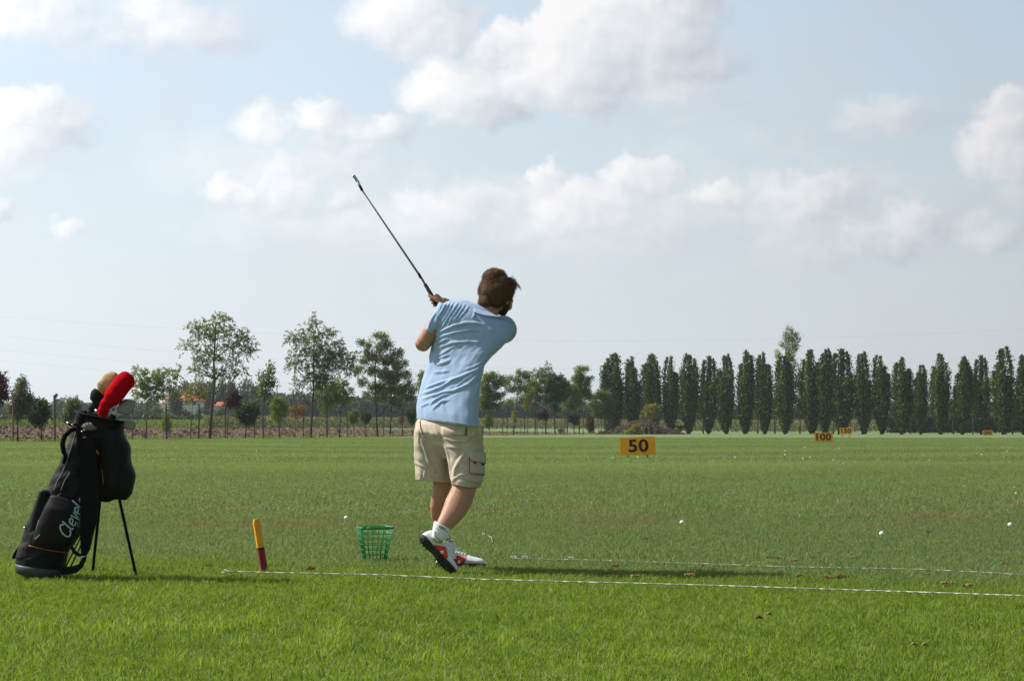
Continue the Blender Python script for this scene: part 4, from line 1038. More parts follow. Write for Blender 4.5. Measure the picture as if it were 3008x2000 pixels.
# ------------------------------------------------------------------ the golfer
D0 = 10.24
def c1(u, v): return (1150 + u / 3.0156, 750 + v / 3.0156)
def c2(u, v): return (1150 + u / 3.0156, 1200 + v / 3.0156)
def c8(u, v): return (1190 + u / 6.534, 1480 + v / 6.534)
def ring(Lp, Rp, dy=0.0, b=.12, n=28, p=2.3, dyL=0.0, dyR=0.0):
    A_ = W(*Lp, D0 + dy + dyL); B_ = W(*Rp, D0 + dy + dyR)
    c_ = (A_ + B_) / 2; h_ = (B_ - A_) / 2
    out_ = []
    for k in range(n):
        t = 2 * math.pi * k / n
        ct, st = math.cos(t), math.sin(t)
        x_ = math.copysign(abs(ct) ** (2 / p), ct); y_ = math.copysign(abs(st) ** (2 / p), st)
        out_.append(c_ + h_ * x_ + Vector((0, b, 0)) * y_)
    return out_
def scale_ring(r_, f, fy=None):
    c_ = sum(r_, Vector()) / len(r_); fy = f if fy is None else fy
    return [c_ + Vector(((p_ - c_).x * f, (p_ - c_).y * fy, (p_ - c_).z * f)) for p_ in r_]
SKIN = mat('skin', (0.40, 0.205, 0.125), .55, .4, var=.16, vscale=14, bump=.15, bscale=220, bdist=.002, sss=.08)
SHIRT = mat('light_blue_pique', (0.30, 0.405, 0.585), .9, .15, var=.04, vscale=6, bump=.25, bscale=900, bdist=.0008, sheen=.15)
SHORTS = mat('beige_cotton', (0.46, 0.395, 0.31), .92, .12, var=.08, vscale=14, bump=.3, bscale=420, bdist=.001, col2=(.52, .45, .355), c2scale=9)
PIPING = mat('dark_red_piping', (0.20, 0.015, 0.02), .8, .2)
STITCH = mat('beige_seam', (0.40, 0.335, 0.25), .9, .1)
HAIR = leafmat('brown_hair', (0.070, 0.037, 0.019), (0.150, 0.085, 0.044), (0.21, 0.125, 0.065), trans=.12, rough=.62, spec=.15)
HAIRB = mat('hair_under', (0.036, 0.020, 0.012), .8, .2, var=.3, vscale=40)
SHOEW = mat('white_leather', (0.72, 0.73, 0.75), .45, .45, var=.06, vscale=25, bump=.1, bscale=120, bdist=.002)
SOLE = mat('black_rubber', (0.016, 0.015, 0.014), .7, .35, col2=(.14, .11, .055), c2scale=55, c2lo=.60, c2hi=.68, bump=.6, bscale=90, bdist=.004)
ORED = mat('orange_red_leather', (0.62, 0.045, 0.015), .45, .4)
SOCK = mat('white_sock', (0.74, 0.74, 0.78), .95, .1, var=.05, vscale=30, bump=.3, bscale=300, bdist=.001)
NAVY = mat('navy_stripe', (0.03, 0.05, 0.12), .8, .2)
EYEW = mat('eye', (0.5, 0.48, 0.45), .2, .5)

man_foot = G(1385, 1672)
person = empty('person', man_foot)
tag(person, 'man seen from behind in light blue polo shirt and beige shorts, finishing a golf swing', 'person')

torso_rings = [  # L, R (crop pixels), depth shift, half depth
 ((219, 1446), (774, 1522), .0, .152), ((222, 1380), (774, 1440), .0, .150), ((228, 1290), (772, 1330), .0, .136), ((250, 1180), (783, 1210), .0, .130), ((285, 1060), (800, 1090), .0, .128),
 ((318, 950), (832, 975), .0, .130), ((342, 860), (895, 890), .0, .136), ((358, 770), (975, 820), .0, .142), ((372, 700), (1040, 750), .0, .145), ((385, 630), (1074, 690), .0, .142),
 ((398, 560), (1079, 652), .0, .135), ((418, 490), (1066, 620), .0, .122), ((455, 425), (1035, 592), .0, .105), ((520, 398), (985, 565), .0, .086), ((600, 392), (940, 540), .0, .070), ((680, 400), (915, 515), .0, .060)]
sm = MB()
def tw(v): return .03 + .13 * min(1, max(0, (v - 560) / 500.0))
sm.rings([ring(c1(*a), c1(*b_), dy, b2, dyL=tw(a[1]), dyR=-tw(a[1])) for a, b_, dy, b2 in torso_rings])
# left sleeve and right sleeve
slv = [((420, 410), (640, 520), .02, .075), ((392, 470), (540, 600), .02, .075), ((352, 545), (450, 650), .02, .066), ((318, 605), (405, 680), .03, .060), ((292, 655), (378, 705), .03, .056)]
sm.rings([ring(c1(*a), c1(*b_), dy, b2, n=20) for a, b_, dy, b2 in slv])
sh_r = W(*c1(990, 655), D0 + .02); el_r = W(*c1(880, 700), D0 + .29); 
sm.tube([sh_r, sh_r.lerp(el_r, .5), sh_r.lerp(el_r, .9)], [.085, .078, .066], n=18)
shirt_me = remesh('shirt', sm, .0045, 6)
folds = [
 ([(500, 398), (450, 490), (400, 590)], 9, .0075), ([(530, 385), (480, 480), (405, 640)], 8, .008), ([(555, 400), (500, 500), (430, 620)], 7, .007), ([(590, 420), (520, 520), (440, 650)], 8, .008), ([(620, 425), (560, 520), (490, 625)], 7, .007),
 ([(655, 425), (590, 530), (520, 610)], 8, .006), ([(690, 440), (640, 510), (585, 570)], 9, .005), ([(395, 610), (400, 560), (440, 480)], 7, .005), ([(345, 620), (360, 560), (395, 500)], 7, .006), ([(325, 650), (340, 600), (352, 560)], 6, .005),
 ([(385, 700), (470, 660), (560, 620), (660, 598), (760, 602), (830, 622)], 12, .010), ([(375, 755), (450, 715), (560, 685), (680, 662), (800, 668)], 11, .008), ([(365, 800), (430, 770), (520, 725)], 9, .008), ([(360, 860), (440, 810), (540, 775), (680, 762), (820, 775)], 10, .006),
 ([(370, 900), (450, 870), (560, 800)], 9, .005), ([(390, 970), (470, 950), (530, 920)], 12, .007), ([(380, 920), (450, 900), (520, 875)], 8, .005), ([(370, 1035), (450, 1030), (520, 1020)], 12, .005),
 ([(255, 1228), (340, 1205), (440, 1165), (540, 1105), (650, 1060), (760, 1010), (820, 970)], 12, .011), ([(255, 1280), (350, 1245), (460, 1212), (560, 1195), (680, 1140), (790, 1040)], 10, .009),
 ([(290, 1180), (380, 1145), (480, 1110), (545, 1085)], 10, .008), ([(330, 1330), (400, 1270), (470, 1235), (545, 1215)], 9, .008), ([(360, 1370), (430, 1300), (520, 1275)], 10, .006), ([(260, 1340), (300, 1320), (340, 1300)], 9, .005),
 ([(560, 1170), (660, 1090), (740, 1045), (810, 1000)], 7, .006), ([(600, 1200), (700, 1150), (780, 1080), (805, 1050)], 7, .006), ([(640, 1020), (720, 990), (800, 950), (850, 900)], 9, .005), ([(735, 1240), (765, 1160), (795, 1080)], 9, .006),
 ([(730, 500), (735, 530), (715, 560)], 8, .006), ([(470, 1380), (440, 1300), (480, 1260)], 14, .004)]
def fold(me, conv, folds, back=True, rough=.0022, seed=3):
    Vv = get_v(me); Nn = get_n(me)
    PXY = proj(Vv)
    U = conv(PXY)
    disp = np.zeros(len(Vv))
    for pl, wd, am in folds:
        pl = np.array(pl, float)
        seg = np.linalg.norm(np.diff(pl, axis=0), axis=1); tot = seg.sum(); acc = 0
        bd = np.full(len(U), 1e9); bt = np.zeros(len(U)); bs = np.zeros(len(U))
        for a_, b_, L_ in zip(pl[:-1], pl[1:], seg):
            ab = (b_ - a_) / L_
            t = np.clip((U - a_) @ ab, 0, L_)
            dv = U - (a_ + t[:, None] * ab); dd = np.linalg.norm(dv, axis=1)
            sgn = np.sign(dv @ np.array([-ab[1], ab[0]]))
            m_ = dd < bd
            bd[m_] = dd[m_]; bt[m_] = (acc + t[m_]) / tot; bs[m_] = (dd * sgn)[m_]
            acc += L_
        env = np.clip(np.sin(np.pi * np.clip(bt, 0, 1)), 0, 1) ** .55
        disp += 1.0 * am * env * (np.exp(-(bs / wd) ** 2) - .32 * np.exp(-((bs - 1.9 * wd) / (1.1 * wd)) ** 2) - .18 * np.exp(-((bs + 1.9 * wd) / (1.1 * wd)) ** 2))
    r0 = np.random.default_rng(seed)
    wv = np.zeros(len(Vv))
    for k in range(14):
        kv = r0.normal(size=3); kv /= np.linalg.norm(kv); kv *= r0.uniform(25, 120)
        wv += np.sin(Vv @ kv + r0.random() * 6.28) / 10
    facing = 1 / (1 + np.exp((Nn[:, 1] - .15) * 14))
    disp = disp * facing + wv * rough * 2
    set_v(me, Vv + Nn * disp[:, None])
fold(shirt_me, lambda P: np.stack([(P[:, 0] - 1150) * 3.0156, (P[:, 1] - 750) * 3.0156], 1), folds)
shirt = link('shirt', shirt_me, SHIRT, person)
bs_ = bvh_of(shirt_me)
# collar
nk = [(728, 425), (752, 448), (800, 478), (860, 500), (920, 520), (965, 545), (1000, 572)]
lo = [(716, 500), (745, 520), (800, 538), (860, 548), (910, 553), (950, 562), (990, 578)]
mb = MB(); 
for i in range(len(nk) - 1):
    pass
top_ = [W(*c1(*p_), D0 + .0 - .075 * math.sin(math.pi * (.12 + .76 * i / 6))) for i, p_ in enumerate(nk)]
bot_ = []
for i, p_ in enumerate(lo):
    h_, n_ = hit(bs_, *c1(*p_), .011); bot_.append(h_)
Vc = []; Fc = []
full_t = top_ + [Vector((top_[6 - i].x, 2 * (D0 + .02) - top_[6 - i].y + .03, top_[6 - i].z)) for i in range(1, 6)]
full_b = bot_ + [Vector((bot_[6 - i].x * .9 + top_[6 - i].x * .1, full_t[7 + i - 1].y + .03, bot_[6 - i].z - .01)) for i in range(1, 6)]
n_ = len(full_t); cc = sum(full_t, Vector()) / n_
for off_ in (0, .0035):
    for p_, q_ in zip(full_t, full_b):
        for t in (0, .33, .66, 1):
            x_ = p_.lerp(q_, t); o_ = (x_ - cc); o_.z = 0; o_ = o_.normalized()
            Vc.append(x_ + o_ * (off_ + .006 * math.sin(math.pi * t)))
for s_ in range(2):
    for i in range(n_):
        for j in range(3):
            a_ = s_ * n_ * 4 + i * 4 + j; b_ = s_ * n_ * 4 + ((i + 1) % n_) * 4 + j
            Fc.append((a_, b_, b_ + 1, a_ + 1) if s_ else (a_, a_ + 1, b_ + 1, b_))
for i in range(n_):
    for j in (0, 3):
        a_ = i * 4 + j; b_ = ((i + 1) % n_) * 4 + j; k_ = n_ * 4
        Fc.append((a_, b_, b_ + k_, a_ + k_))
mb.add(Vc, Fc)
me = mb.mesh('collar'); bm = bmesh.new(); bm.from_mesh(me); bmesh.ops.recalc_face_normals(bm, faces=bm.faces); bm.to_mesh(me); bm.free()
col_o = link('collar', me, SHIRT, shirt)
ssd = col_o.modifiers.new('s', 'SUBSURF'); ssd.levels = 2; ssd.render_levels = 2
# hem and sleeve seams
mb = MB(); drape_line(mb, bs_, [c1(226, 1412), c1(400, 1446), c1(600, 1482), c1(765, 1500)], .0016, .0)
drape_line(mb, bs_, [c1(302, 640), c1(340, 668), c1(376, 686)], .0014, .0); drape_line(mb, bs_, [c1(440, 440), c1(405, 540), c1(384, 640), c1(374, 700)], .0018, .0)
mb.build('seam', SHIRT, shirt)['kind'] = 'stuff'

# shorts
sb = MB()
def sw_(v): return .16 - .08 * min(1, max(0, v / 200.0))
sb.rings([ring(c2(*a), c2(*b_), dy, b2, dyL=sw_(a[1]), dyR=-sw_(a[1])) for a, b_, dy, b2 in [((262, 0), (750, 40), 0, .095), ((248, 60), (772, 95), 0, .105), ((214, 128), (800, 165), 0, .126), ((200, 215), (812, 245), 0, .132), ((222, 290), (795, 325), 0, .115), ((270, 360), (750, 400), 0, .085), ((340, 420), (680, 460), 0, .05)]])
sb.rings([ring(c2(*a), c2(*b_), dy, b2) for a, b_, dy, b2 in [((232, 130), (470, 150), .045, .085), ((203, 200), (475, 220), .048, .122), ((200, 280), (482, 290), .05, .118), ((200, 360), (492, 360), .055, .112), ((203, 450), (506, 452), .06, .112), ((207, 550), (516, 556), .065, .112), ((211, 632), (521, 648), .07, .112)]])
sb.rings([ring(c2(*a), c2(*b_), dy, b2) for a, b_, dy, b2 in [((400, 130), (780, 150), -.03, .085), ((415, 190), (808, 215), -.045, .122), ((435, 275), (813, 295), -.05, .120), ((462, 350), (818, 370), -.06, .115), ((492, 440), (823, 462), -.075, .113), ((508, 520), (822, 552), -.09, .112), ((519, 600), (812, 640), -.10, .110), ((527, 668), (772, 704), -.105, .108)]])
shorts_me = remesh('shorts', sb, .0048, 4)
sfolds = [([(255, 250), (290, 340), (320, 440), (345, 520), (400, 575)], 12, .011), ([(200, 470), (250, 500), (310, 525)], 12, .006), ([(470, 262), (540, 285), (640, 292), (700, 280)], 10, .008), ([(480, 330), (560, 345), (650, 370)], 14, .007), ([(640, 300), (700, 250), (760, 210)], 10, .005),
 ([(655, 380), (620, 430), (575, 520), (535, 650)], 14, .009), ([(590, 440), (560, 520), (530, 580)], 12, .006), ([(540, 660), (560, 620), (600, 590), (680, 580)], 10, .007), ([(470, 330), (500, 420), (515, 520), (520, 640)], 8, .006), ([(230, 560), (260, 590), (250, 630)], 12, .006), ([(300, 530), (290, 590), (300, 635)], 8, .006),
 ([(620, 610), (700, 640), (790, 650)], 10, .007), ([(600, 640), (680, 665), (760, 690)], 8, .006), ([(680, 620), (750, 640), (800, 615)], 9, .006), ([(370, 150), (410, 220), (450, 290)], 12, .008), ([(235, 180), (245, 240), (235, 300)], 9, .006), ([(720, 330), (770, 345), (810, 350)], 9, .004), ([(340, 480), (380, 540), (360, 590)], 12, .008)]
fold(shorts_me, lambda P: np.stack([(P[:, 0] - 1150) * 3.0156, (P[:, 1] - 1200) * 3.0156], 1), sfolds, seed=9, rough=.0024)
shorts = link('shorts', shorts_me, SHORTS, person)
bsh = bvh_of(shorts_me)
mb = MB(); drape_quad(mb, bsh, [c2(440, 168), c2(660, 172), c2(655, 236), c2(445, 232)], .0, .003); mb.build('back_pocket', SHORTS, shorts)
mb = MB(); drape_quad(mb, bsh, [c2(690, 400), c2(812, 402), c2(815, 585), c2(690, 575)], .0, .010, 8, 10); cp = mb.build('cargo_pocket', SHORTS, shorts)
mb = MB(); drape_quad(mb, bsh, [c2(682, 385), c2(816, 388), c2(818, 490), c2(700, 470)], .010, .004, 8, 6); mb.build('pocket_flap', SHORTS, cp)
mb = MB(); drape_line(mb, bsh, [c2(664, 168), c2(660, 205), c2(657, 238)], .0032, .003); mb.build('piping', PIPING, shorts)
mb = MB(); drape_line(mb, bsh, [c2(447, 236), c2(550, 240), c2(655, 238)], .0012, .002); mb.build('piping', STITCH, shorts)
mb = MB(); drape_line(mb, bsh, [c2(256, 110), c2(258, 160), c2(278, 228)], .0034, .001); mb.build('piping', PIPING, shorts)
mb = MB(); drape_line(mb, bsh, [c2(688, 430), c2(688, 500), c2(690, 572)], .0020, .010); drape_line(mb, bsh, [c2(690, 576), c2(750, 582), c2(812, 588)], .0020, .010); drape_line(mb, bsh, [c2(804, 395), c2(814, 420), c2(820, 450)], .002, .008)
drape_line(mb, bsh, [c2(688, 440), c2(705, 470), c2(760, 480), c2(812, 495)], .0014, .014); mb.build('piping', PIPING, shorts)['kind'] = 'stuff'
for (a_, b_) in ((732, 488), (790, 500)):
    mb = MB(); h_, n_ = hit(bsh, *c2(a_, b_), .015); mb.ellipsoid(h_, (.008, .005, .006)); mb.build('button', PIPING, shorts)
mb = MB()
for pl in ([c2(217, 600), c2(360, 612), c2(510, 620)], [c2(532, 640), c2(650, 650), c2(785, 678)], [c2(238, 118), c2(300, 230), c2(330, 420), c2(310, 600)], [c2(455, 245), c2(480, 330), c2(520, 470)], [c2(750, 190), c2(755, 380)]):
    drape_line(mb, bsh, pl, .0011, .0)
mb.build('seam', STITCH, shorts)['kind'] = 'stuff'

# body
bm_ = MB()
bm_.rings([scale_ring(ring(c1(*a), c1(*b_), dy, b2, dyL=tw(a[1]), dyR=-tw(a[1])), .86, .80) for a, b_, dy, b2 in torso_rings[:-2]])
bm_.rings([scale_ring(ring(c2(*a), c2(*b_), dy, b2, dyL=sw_(a[1]), dyR=-sw_(a[1])), .76, .64) for a, b_, dy, b2 in [((230, -60), (785, -40), 0, .12), ((215, 60), (795, 95), 0, .12), ((205, 180), (805, 210), 0, .12)]])
# neck
bm_.tube([W(*c1(830, 560), D0 + .01), W(*c1(855, 480), D0 + .02), W(*c1(885, 410), D0 + .035)], [.075, .062, .060], n=18)
# head
HC = W(1463, 861, D0 + .035)
yaw, pit = R(50), R(-10)
Fv = Vector((math.cos(yaw) * math.cos(pit), math.sin(yaw) * math.cos(pit), math.sin(pit)))
Uv = Vector((.16, .06, 1)); Uv = (Uv - Fv * Uv.dot(Fv)).normalized(); Rv = Fv.cross(Uv)
HM = Matrix((Rv, Fv, Uv)).transposed()
def hp(r_, f, u): return HC + Rv * r_ + Fv * f + Uv * u
for c_, r_ in [((0, -.012, .022), (.076, .095, .086)), ((0, .030, -.030), (.062, .062, .086)), ((0, .040, -.078), (.047, .048, .036)), ((0, .070, -.098), (.022, .020, .016)), ((0, .104, -.032), (.013, .017, .011)), ((0, .096, -.008), (.009, .013, .028)), ((0, .083, .016), (.052, .018, .012)),
               ((.036, .070, -.030), (.024, .022, .022)), ((-.036, .070, -.030), (.024, .022, .022)), ((0, .088, -.064), (.024, .014, .007)), ((0, .088, -.075), (.020, .013, .007)), ((.010, .100, -.040), (.007, .010, .007)), ((-.010, .100, -.040), (.007, .010, .007)), ((.050, .055, -.06), (.016, .03, .03)), ((-.050, .055, -.06), (.016, .03, .03))]:
    bm_.ellipsoid(hp(*c_), r_, HM, 18, 10)
for s_ in (-1, 1):
    bm_.ellipsoid(hp(s_ * .078, .004, -.034), (.010, .020, .032), HM, 14, 10); bm_.ellipsoid(hp(s_ * .084, -.002, -.024), (.007, .017, .019), HM, 14, 8)
# left arm
bm_.tube([W(*c1(520, 480), D0 + .02), W(*c1(420, 590), D0 + .02), W(*c1(340, 690), D0 + .03), W(*c1(292, 765), D0 + .035), W(*c1(272, 800), D0 + .05)], [.055, .052, .050, .0465, .043], n=18)
bm_.tube([W(*c1(272, 800), D0 + .045), W(*c1(300, 740), D0 + .11), W(*c1(350, 660), D0 + .18), W(1289, 938, D0 + .235)], [.043, .045, .040, .029], n=16)
# right arm
wr_r = W(1316, 893, D0 + .262)
bm_.tube([sh_r, sh_r.lerp(el_r, .5), el_r], [.062, .054, .045], n=16)
bm_.tube([el_r, el_r.lerp(wr_r, .35), el_r.lerp(wr_r, .75), wr_r], [.045, .043, .033, .028], n=16)
# legs: far (left) leg, near (right) leg
def legring(rows): return [scale_ring(ring(c2(*a), c2(*b_), dy, b2, n=20, p=2.05), .955, .95) for a, b_, dy, b2 in rows]
bm_.rings(legring([((280, 150), (450, 160), .05, .08), ((300, 350), (500, 360), .06, .085), ((345, 560), (535, 570), .08, .070), ((362, 640), (538, 645), .085, .062), ((362, 700), (535, 705), .09, .060), ((346, 790), (520, 795), .10, .060), ((336, 870), (505, 872), .115, .057), ((345, 950), (500, 955), .135, .050), ((368, 1030), (500, 1035), .155, .042), ((405, 1100), (515, 1105), .175, .036), ((432, 1160), (536, 1165), .19, .036), ((438, 1215), (548, 1225), .20, .040), ((425, 1290), (560, 1300), .205, .045)]))
bm_.rings(legring([((520, 150), (740, 170), -.05, .08), ((545, 360), (765, 380), -.08, .08), ((538, 560), (772, 600), -.11, .075), ((542, 660), (758, 712), -.13, .064), ((508, 735), (738, 785), -.15, .062), ((474, 800), (712, 852), -.17, .062), ((448, 880), (668, 932), -.20, .057), ((424, 945), (606, 1002), -.225, .048), ((398, 1000), (542, 1062), -.245, .040), ((375, 1050), (500, 1108), -.255, .034), ((360, 1100), (480, 1160), -.26, .032), ((355, 1140), (440, 1200), -.262, .026)]))
body_me = remesh('body', bm_, .0052, 5)
# hands, finer
gd0 = W(1248.5, 835, D0 + .245); gd1 = W(1283, 893, D0 + .245); ax = (gd0 - gd1).normalized()   # toward the club head
def hand(center, pdir, wrist, thumb_sign):
    pdir = (pdir - ax * pdir.dot(ax)).normalized(); qd = ax.cross(pdir)
    h = MB()
    Mp = Matrix((pdir, qd, ax)).transposed()
    h.ellipsoid(center + pdir * .027, (.017, .030, .044), Mp, 18, 12)
    h.ellipsoid(center + pdir * .026 - ax * .012, (.019, .026, .034), Mp, 18, 12)
    for i, (ln, rr_) in enumerate([(1.0, .0092), (1.08, .0096), (1.0, .0092), (.85, .0080)]):
        z_ = .031 - .0205 * i
        pts = []
        for k in range(9):
            a_ = R(-35 + ln * 250 * k / 8); rad = .0225 - .003 * (k / 8)
            pts.append(center + ax * (z_ - .003 * k / 8) + pdir * (math.cos(a_) * rad) + qd * (math.sin(a_) * rad * thumb_sign))
        h.tube(pts, [rr_ * (1.05 - .03 * k) * (1.08 if k in (2, 5) else 1) for k in range(9)], n=9)
    h.tube([center + pdir * .030 - qd * (.018 * thumb_sign) - ax * .018, center + pdir * .014 - qd * (.026 * thumb_sign) + ax * .012, center - pdir * .004 - qd * (.022 * thumb_sign) + ax * .040, center - pdir * .012 - qd * (.017 * thumb_sign) + ax * .060], [.014, .012, .0105, .008], n=10)
    h.tube([wrist, wrist.lerp(center + pdir * .03, .5), center + pdir * .030 - ax * .01], [.027, .026, .024], n=14)
    return remesh('hand', h, .0028, 2)
hc1 = gd1 + ax * .012; hc2 = gd1 - ax * .085
hm = [hand(hc1, (wr_r - hc1) + Vector((0, -.03, .03)), wr_r, 1), hand(hc2, Vector((-.6, .2, -.5)), W(1289, 938, D0 + .235), -1)]
bmj = bmesh.new(); bmj.from_mesh(body_me)
for h_ in hm: bmj.from_mesh(h_)
bmj.to_mesh(body_me); bmj.free()
body_me.polygons.foreach_set('use_smooth', [True] * len(body_me.polygons))
body = link('body', body_me, SKIN, person)
for s_ in (-1, 1):
    mb = MB(); mb.ellipsoid(hp(s_ * .031, .084, -.004), (.011, .009, .008), HM); mb.build('eye', EYEW, body)
    mb = MB(); mb.tube([hp(s_ * .016, .100, .020), hp(s_ * .034, .098, .024), hp(s_ * .050, .084, .018)], [.003, .004, .002], n=6); mb.build('eyebrow', HAIRB, body)

# hair
hb = MB()
hb.ellipsoid(W(1459, 853, D0 + .02), (.101, .106, .098), None, 24, 14)
hb.ellipsoid(W(1453, 816, D0 + .02), (.062, .07, .045), None, 20, 12)
hb.ellipsoid(W(1481, 838, D0 + .035), (.063, .085, .052), None, 20, 12)
hb.ellipsoid(W(1434, 878, D0 - .005), (.056, .062, .052), None, 20, 12)
hb.ellipsoid(W(1455, 882, D0 - .010), (.050, .06, .038), None, 20, 12)
hair_me = remesh('hair', hb, .006, 6)
Vv = get_v(hair_me); Nn = get_n(hair_me)
r0 = np.random.default_rng(4); wv = np.zeros(len(Vv))
for k in range(14):
    kv = r0.normal(size=3); kv *= r0.uniform(50, 120) / np.linalg.norm(kv); wv += np.sin(Vv @ kv + r0.random() * 6.28) / 14
Vv = Vv + Nn * (wv[:, None] * .012 - .004)
# uncover the face
rel = Vv - np.array(HC); f_ = rel @ np.array(Fv); u_ = rel @ np.array(Uv); r_ = rel @ np.array(Rv)
pp_ = proj(Vv)
face = (f_ > .045) & (u_ < .030) | ((f_ > .0) & (u_ < -.045)) | ((pp_[:, 1] > 906 - (pp_[:, 0] - 1440) * .46) & (pp_[:, 0] > 1428))
Vv[face] = np.array(HC) + (Vv[face] - np.array(HC)) * .80
set_v(hair_me, Vv)
hair = link('hair', hair_me, HAIRB, body)
crown_pt = W(1447, 808, D0 - .03)
NS = 20000
ii = rng.integers(0, len(Vv), NS)
P0 = Vv[ii]; N0 = get_n(hair_me)[ii]; keep = ~face[ii]
P0, N0 = P0[keep], N0[keep]; n = len(P0)
dv = P0 - np.array(crown_pt); dv += rng.normal(size=(n, 3)) * .03
rel = P0 - np.array(HC); fr = (rel @ np.array(Fv)) > .02
dv[fr] += np.array(Fv) * .03 + np.array([.03, 0, -.06])
low = (rel @ np.array(Uv)) < .02
dv[low] += np.array([-.01, 0, -.05])
T = dv - N0 * np.sum(dv * N0, 1, keepdims=True); T /= np.linalg.norm(T, axis=1, keepdims=True) + 1e-9
# tousled locks: neighbouring strands share a wave
wavek = np.sin(P0 @ np.array([90, 40, 70.]) * 1.3) + np.sin(P0 @ np.array([-60, 110, 50.]))
B = np.cross(N0, T); T = T + B * (wavek * .35)[:, None]; T /= np.linalg.norm(T, axis=1, keepdims=True)
LL = .024 + .028 * rng.random(n); topm = (proj(P0)[:, 1] < 822) & (proj(P0)[:, 0] < 1480)
lift = .0025 + .0045 * rng.random(n) + np.where(topm, .012 * rng.random(n), 0)
B = np.cross(N0, T); B /= np.linalg.norm(B, axis=1, keepdims=True)
wd = (.0005 + .0007 * rng.random(n))[:, None]
a_ = P0 + N0 * .0005; m_ = P0 + T * (LL * .5)[:, None] + N0 * (lift)[:, None]; e_ = P0 + T * LL[:, None] + N0 * (lift * .55)[:, None]
Q1 = np.stack([a_ - B * wd, a_ + B * wd, m_ + B * wd, m_ - B * wd], 1); Q2 = np.stack([m_ - B * wd, m_ + B * wd, e_ + B * wd * .2, e_ - B * wd * .2], 1)
QQ = [np.concatenate([Q1, Q2], 1).reshape(-1, 4, 3)]
# fly-away tufts on the crown and the lock at the forehead
def lock(p0, p1, p2, k, spread, w0=.0007):
    o_ = []
    for _ in range(k):
        j0, j1, j2 = (Vector(rng.normal(size=3) * spread * f) for f in (1, .8, .9))
        pts = [p0 + j0, p1 + j1, p2 + j2]
        b_ = Vector((.6, .5, -.3)).normalized() * w0
        o_.append([pts[0] - b_, pts[0] + b_, pts[1] + b_, pts[1] - b_]); o_.append([pts[1] - b_, pts[1] + b_, pts[2] + b_ * .15, pts[2] - b_ * .15])
    return np.array([[tuple(v) for v in q_] for q_ in o_])
for (x0, y0, x1, y1, x2, y2, k) in [(1447, 808, 1449, 796, 1456, 788, 60), (1441, 812, 1437, 800, 1439, 792, 14), (1460, 803, 1466, 794, 1478, 795, 40), (1470, 804, 1478, 797, 1486, 800, 24), (1440, 815, 1432, 808, 1428, 806, 20), (1446, 804, 1443, 793, 1447, 783, 6), (1508, 826, 1522, 838, 1531, 853, 34), (1506, 822, 1518, 834, 1525, 846, 30), (1500, 812, 1512, 822, 1520, 834, 30)]:
    QQ.append(lock(W(x0, y0, D0 + .02), W(x1, y1, D0 + .02), W(x2, y2, D0 + .02), k, .006))
link('strands', quads('strands', np.concatenate(QQ)), HAIR, hair)['kind'] = 'stuff'
# beard
bb = MB()
for c_, r_ in [((0, .043, -.082), (.050, .051, .038)), ((.046, .040, -.062), (.020, .036, .034)), ((-.046, .040, -.062), (.020, .036, .034)), ((0, .072, -.100), (.026, .022, .020)), ((0, .094, -.054), (.024, .010, .005))]:
    bb.ellipsoid(hp(*c_), r_, HM, 16, 10)
beard = link('beard', remesh('beard', bb, .004, 3), mat('beard_brown', (0.060, 0.034, 0.020), .9, .1, var=.5, vscale=120, bump=.8, bscale=300, bdist=.003), body)

# shoes
def shoe_rings(kind):
    """cross sections along the foot, x from heel to toe, z up"""
    out_ = []
    L = .292
    for t in np.linspace(0, 1, 19):
        hw = np.interp(t, [0, .04, .12, .3, .5, .68, .82, .93, 1], [.012, .026, .034, .033, .040, .049, .047, .034, .010])
        yo = np.interp(t, [0, .3, .6, 1], [0, 0, .004, -.004])
        if kind == 'upper':
            top = np.interp(t, [0, .03, .12, .26, .36, .44, .6, .75, .88, .96, 1], [.050, .085, .092, .088, .098, .094, .076, .062, .054, .046, .030]); bot = .016; e = 2.6
            hw *= .97
        else:
            top = np.interp(t, [0, .1, .35, .5, 1], [.034, .030, .024, .022, .024]); bot = np.interp(t, [0, .04, .30, .36, .5, .58, .9, 1], [.008, .0, .0, .007, .006, .0, .002, .012]); hw *= 1.05; e = 5
        ringp = []
        for k in range(24):
            a_ = 2 * math.pi * k / 24; cs, sn = math.cos(a_), math.sin(a_)
            x_ = math.copysign(abs(cs) ** (2 / e), cs); z_ = math.copysign(abs(sn) ** (2 / e), sn)
            wz = 1.0
            if kind == 'upper': wz = 1 - .42 * max(0, z_)
            ringp.append(Vector((t * L, yo + hw * x_ * wz, (top + bot) / 2 + (top - bot) / 2 * z_)))
        out_.append(ringp)
    return out_
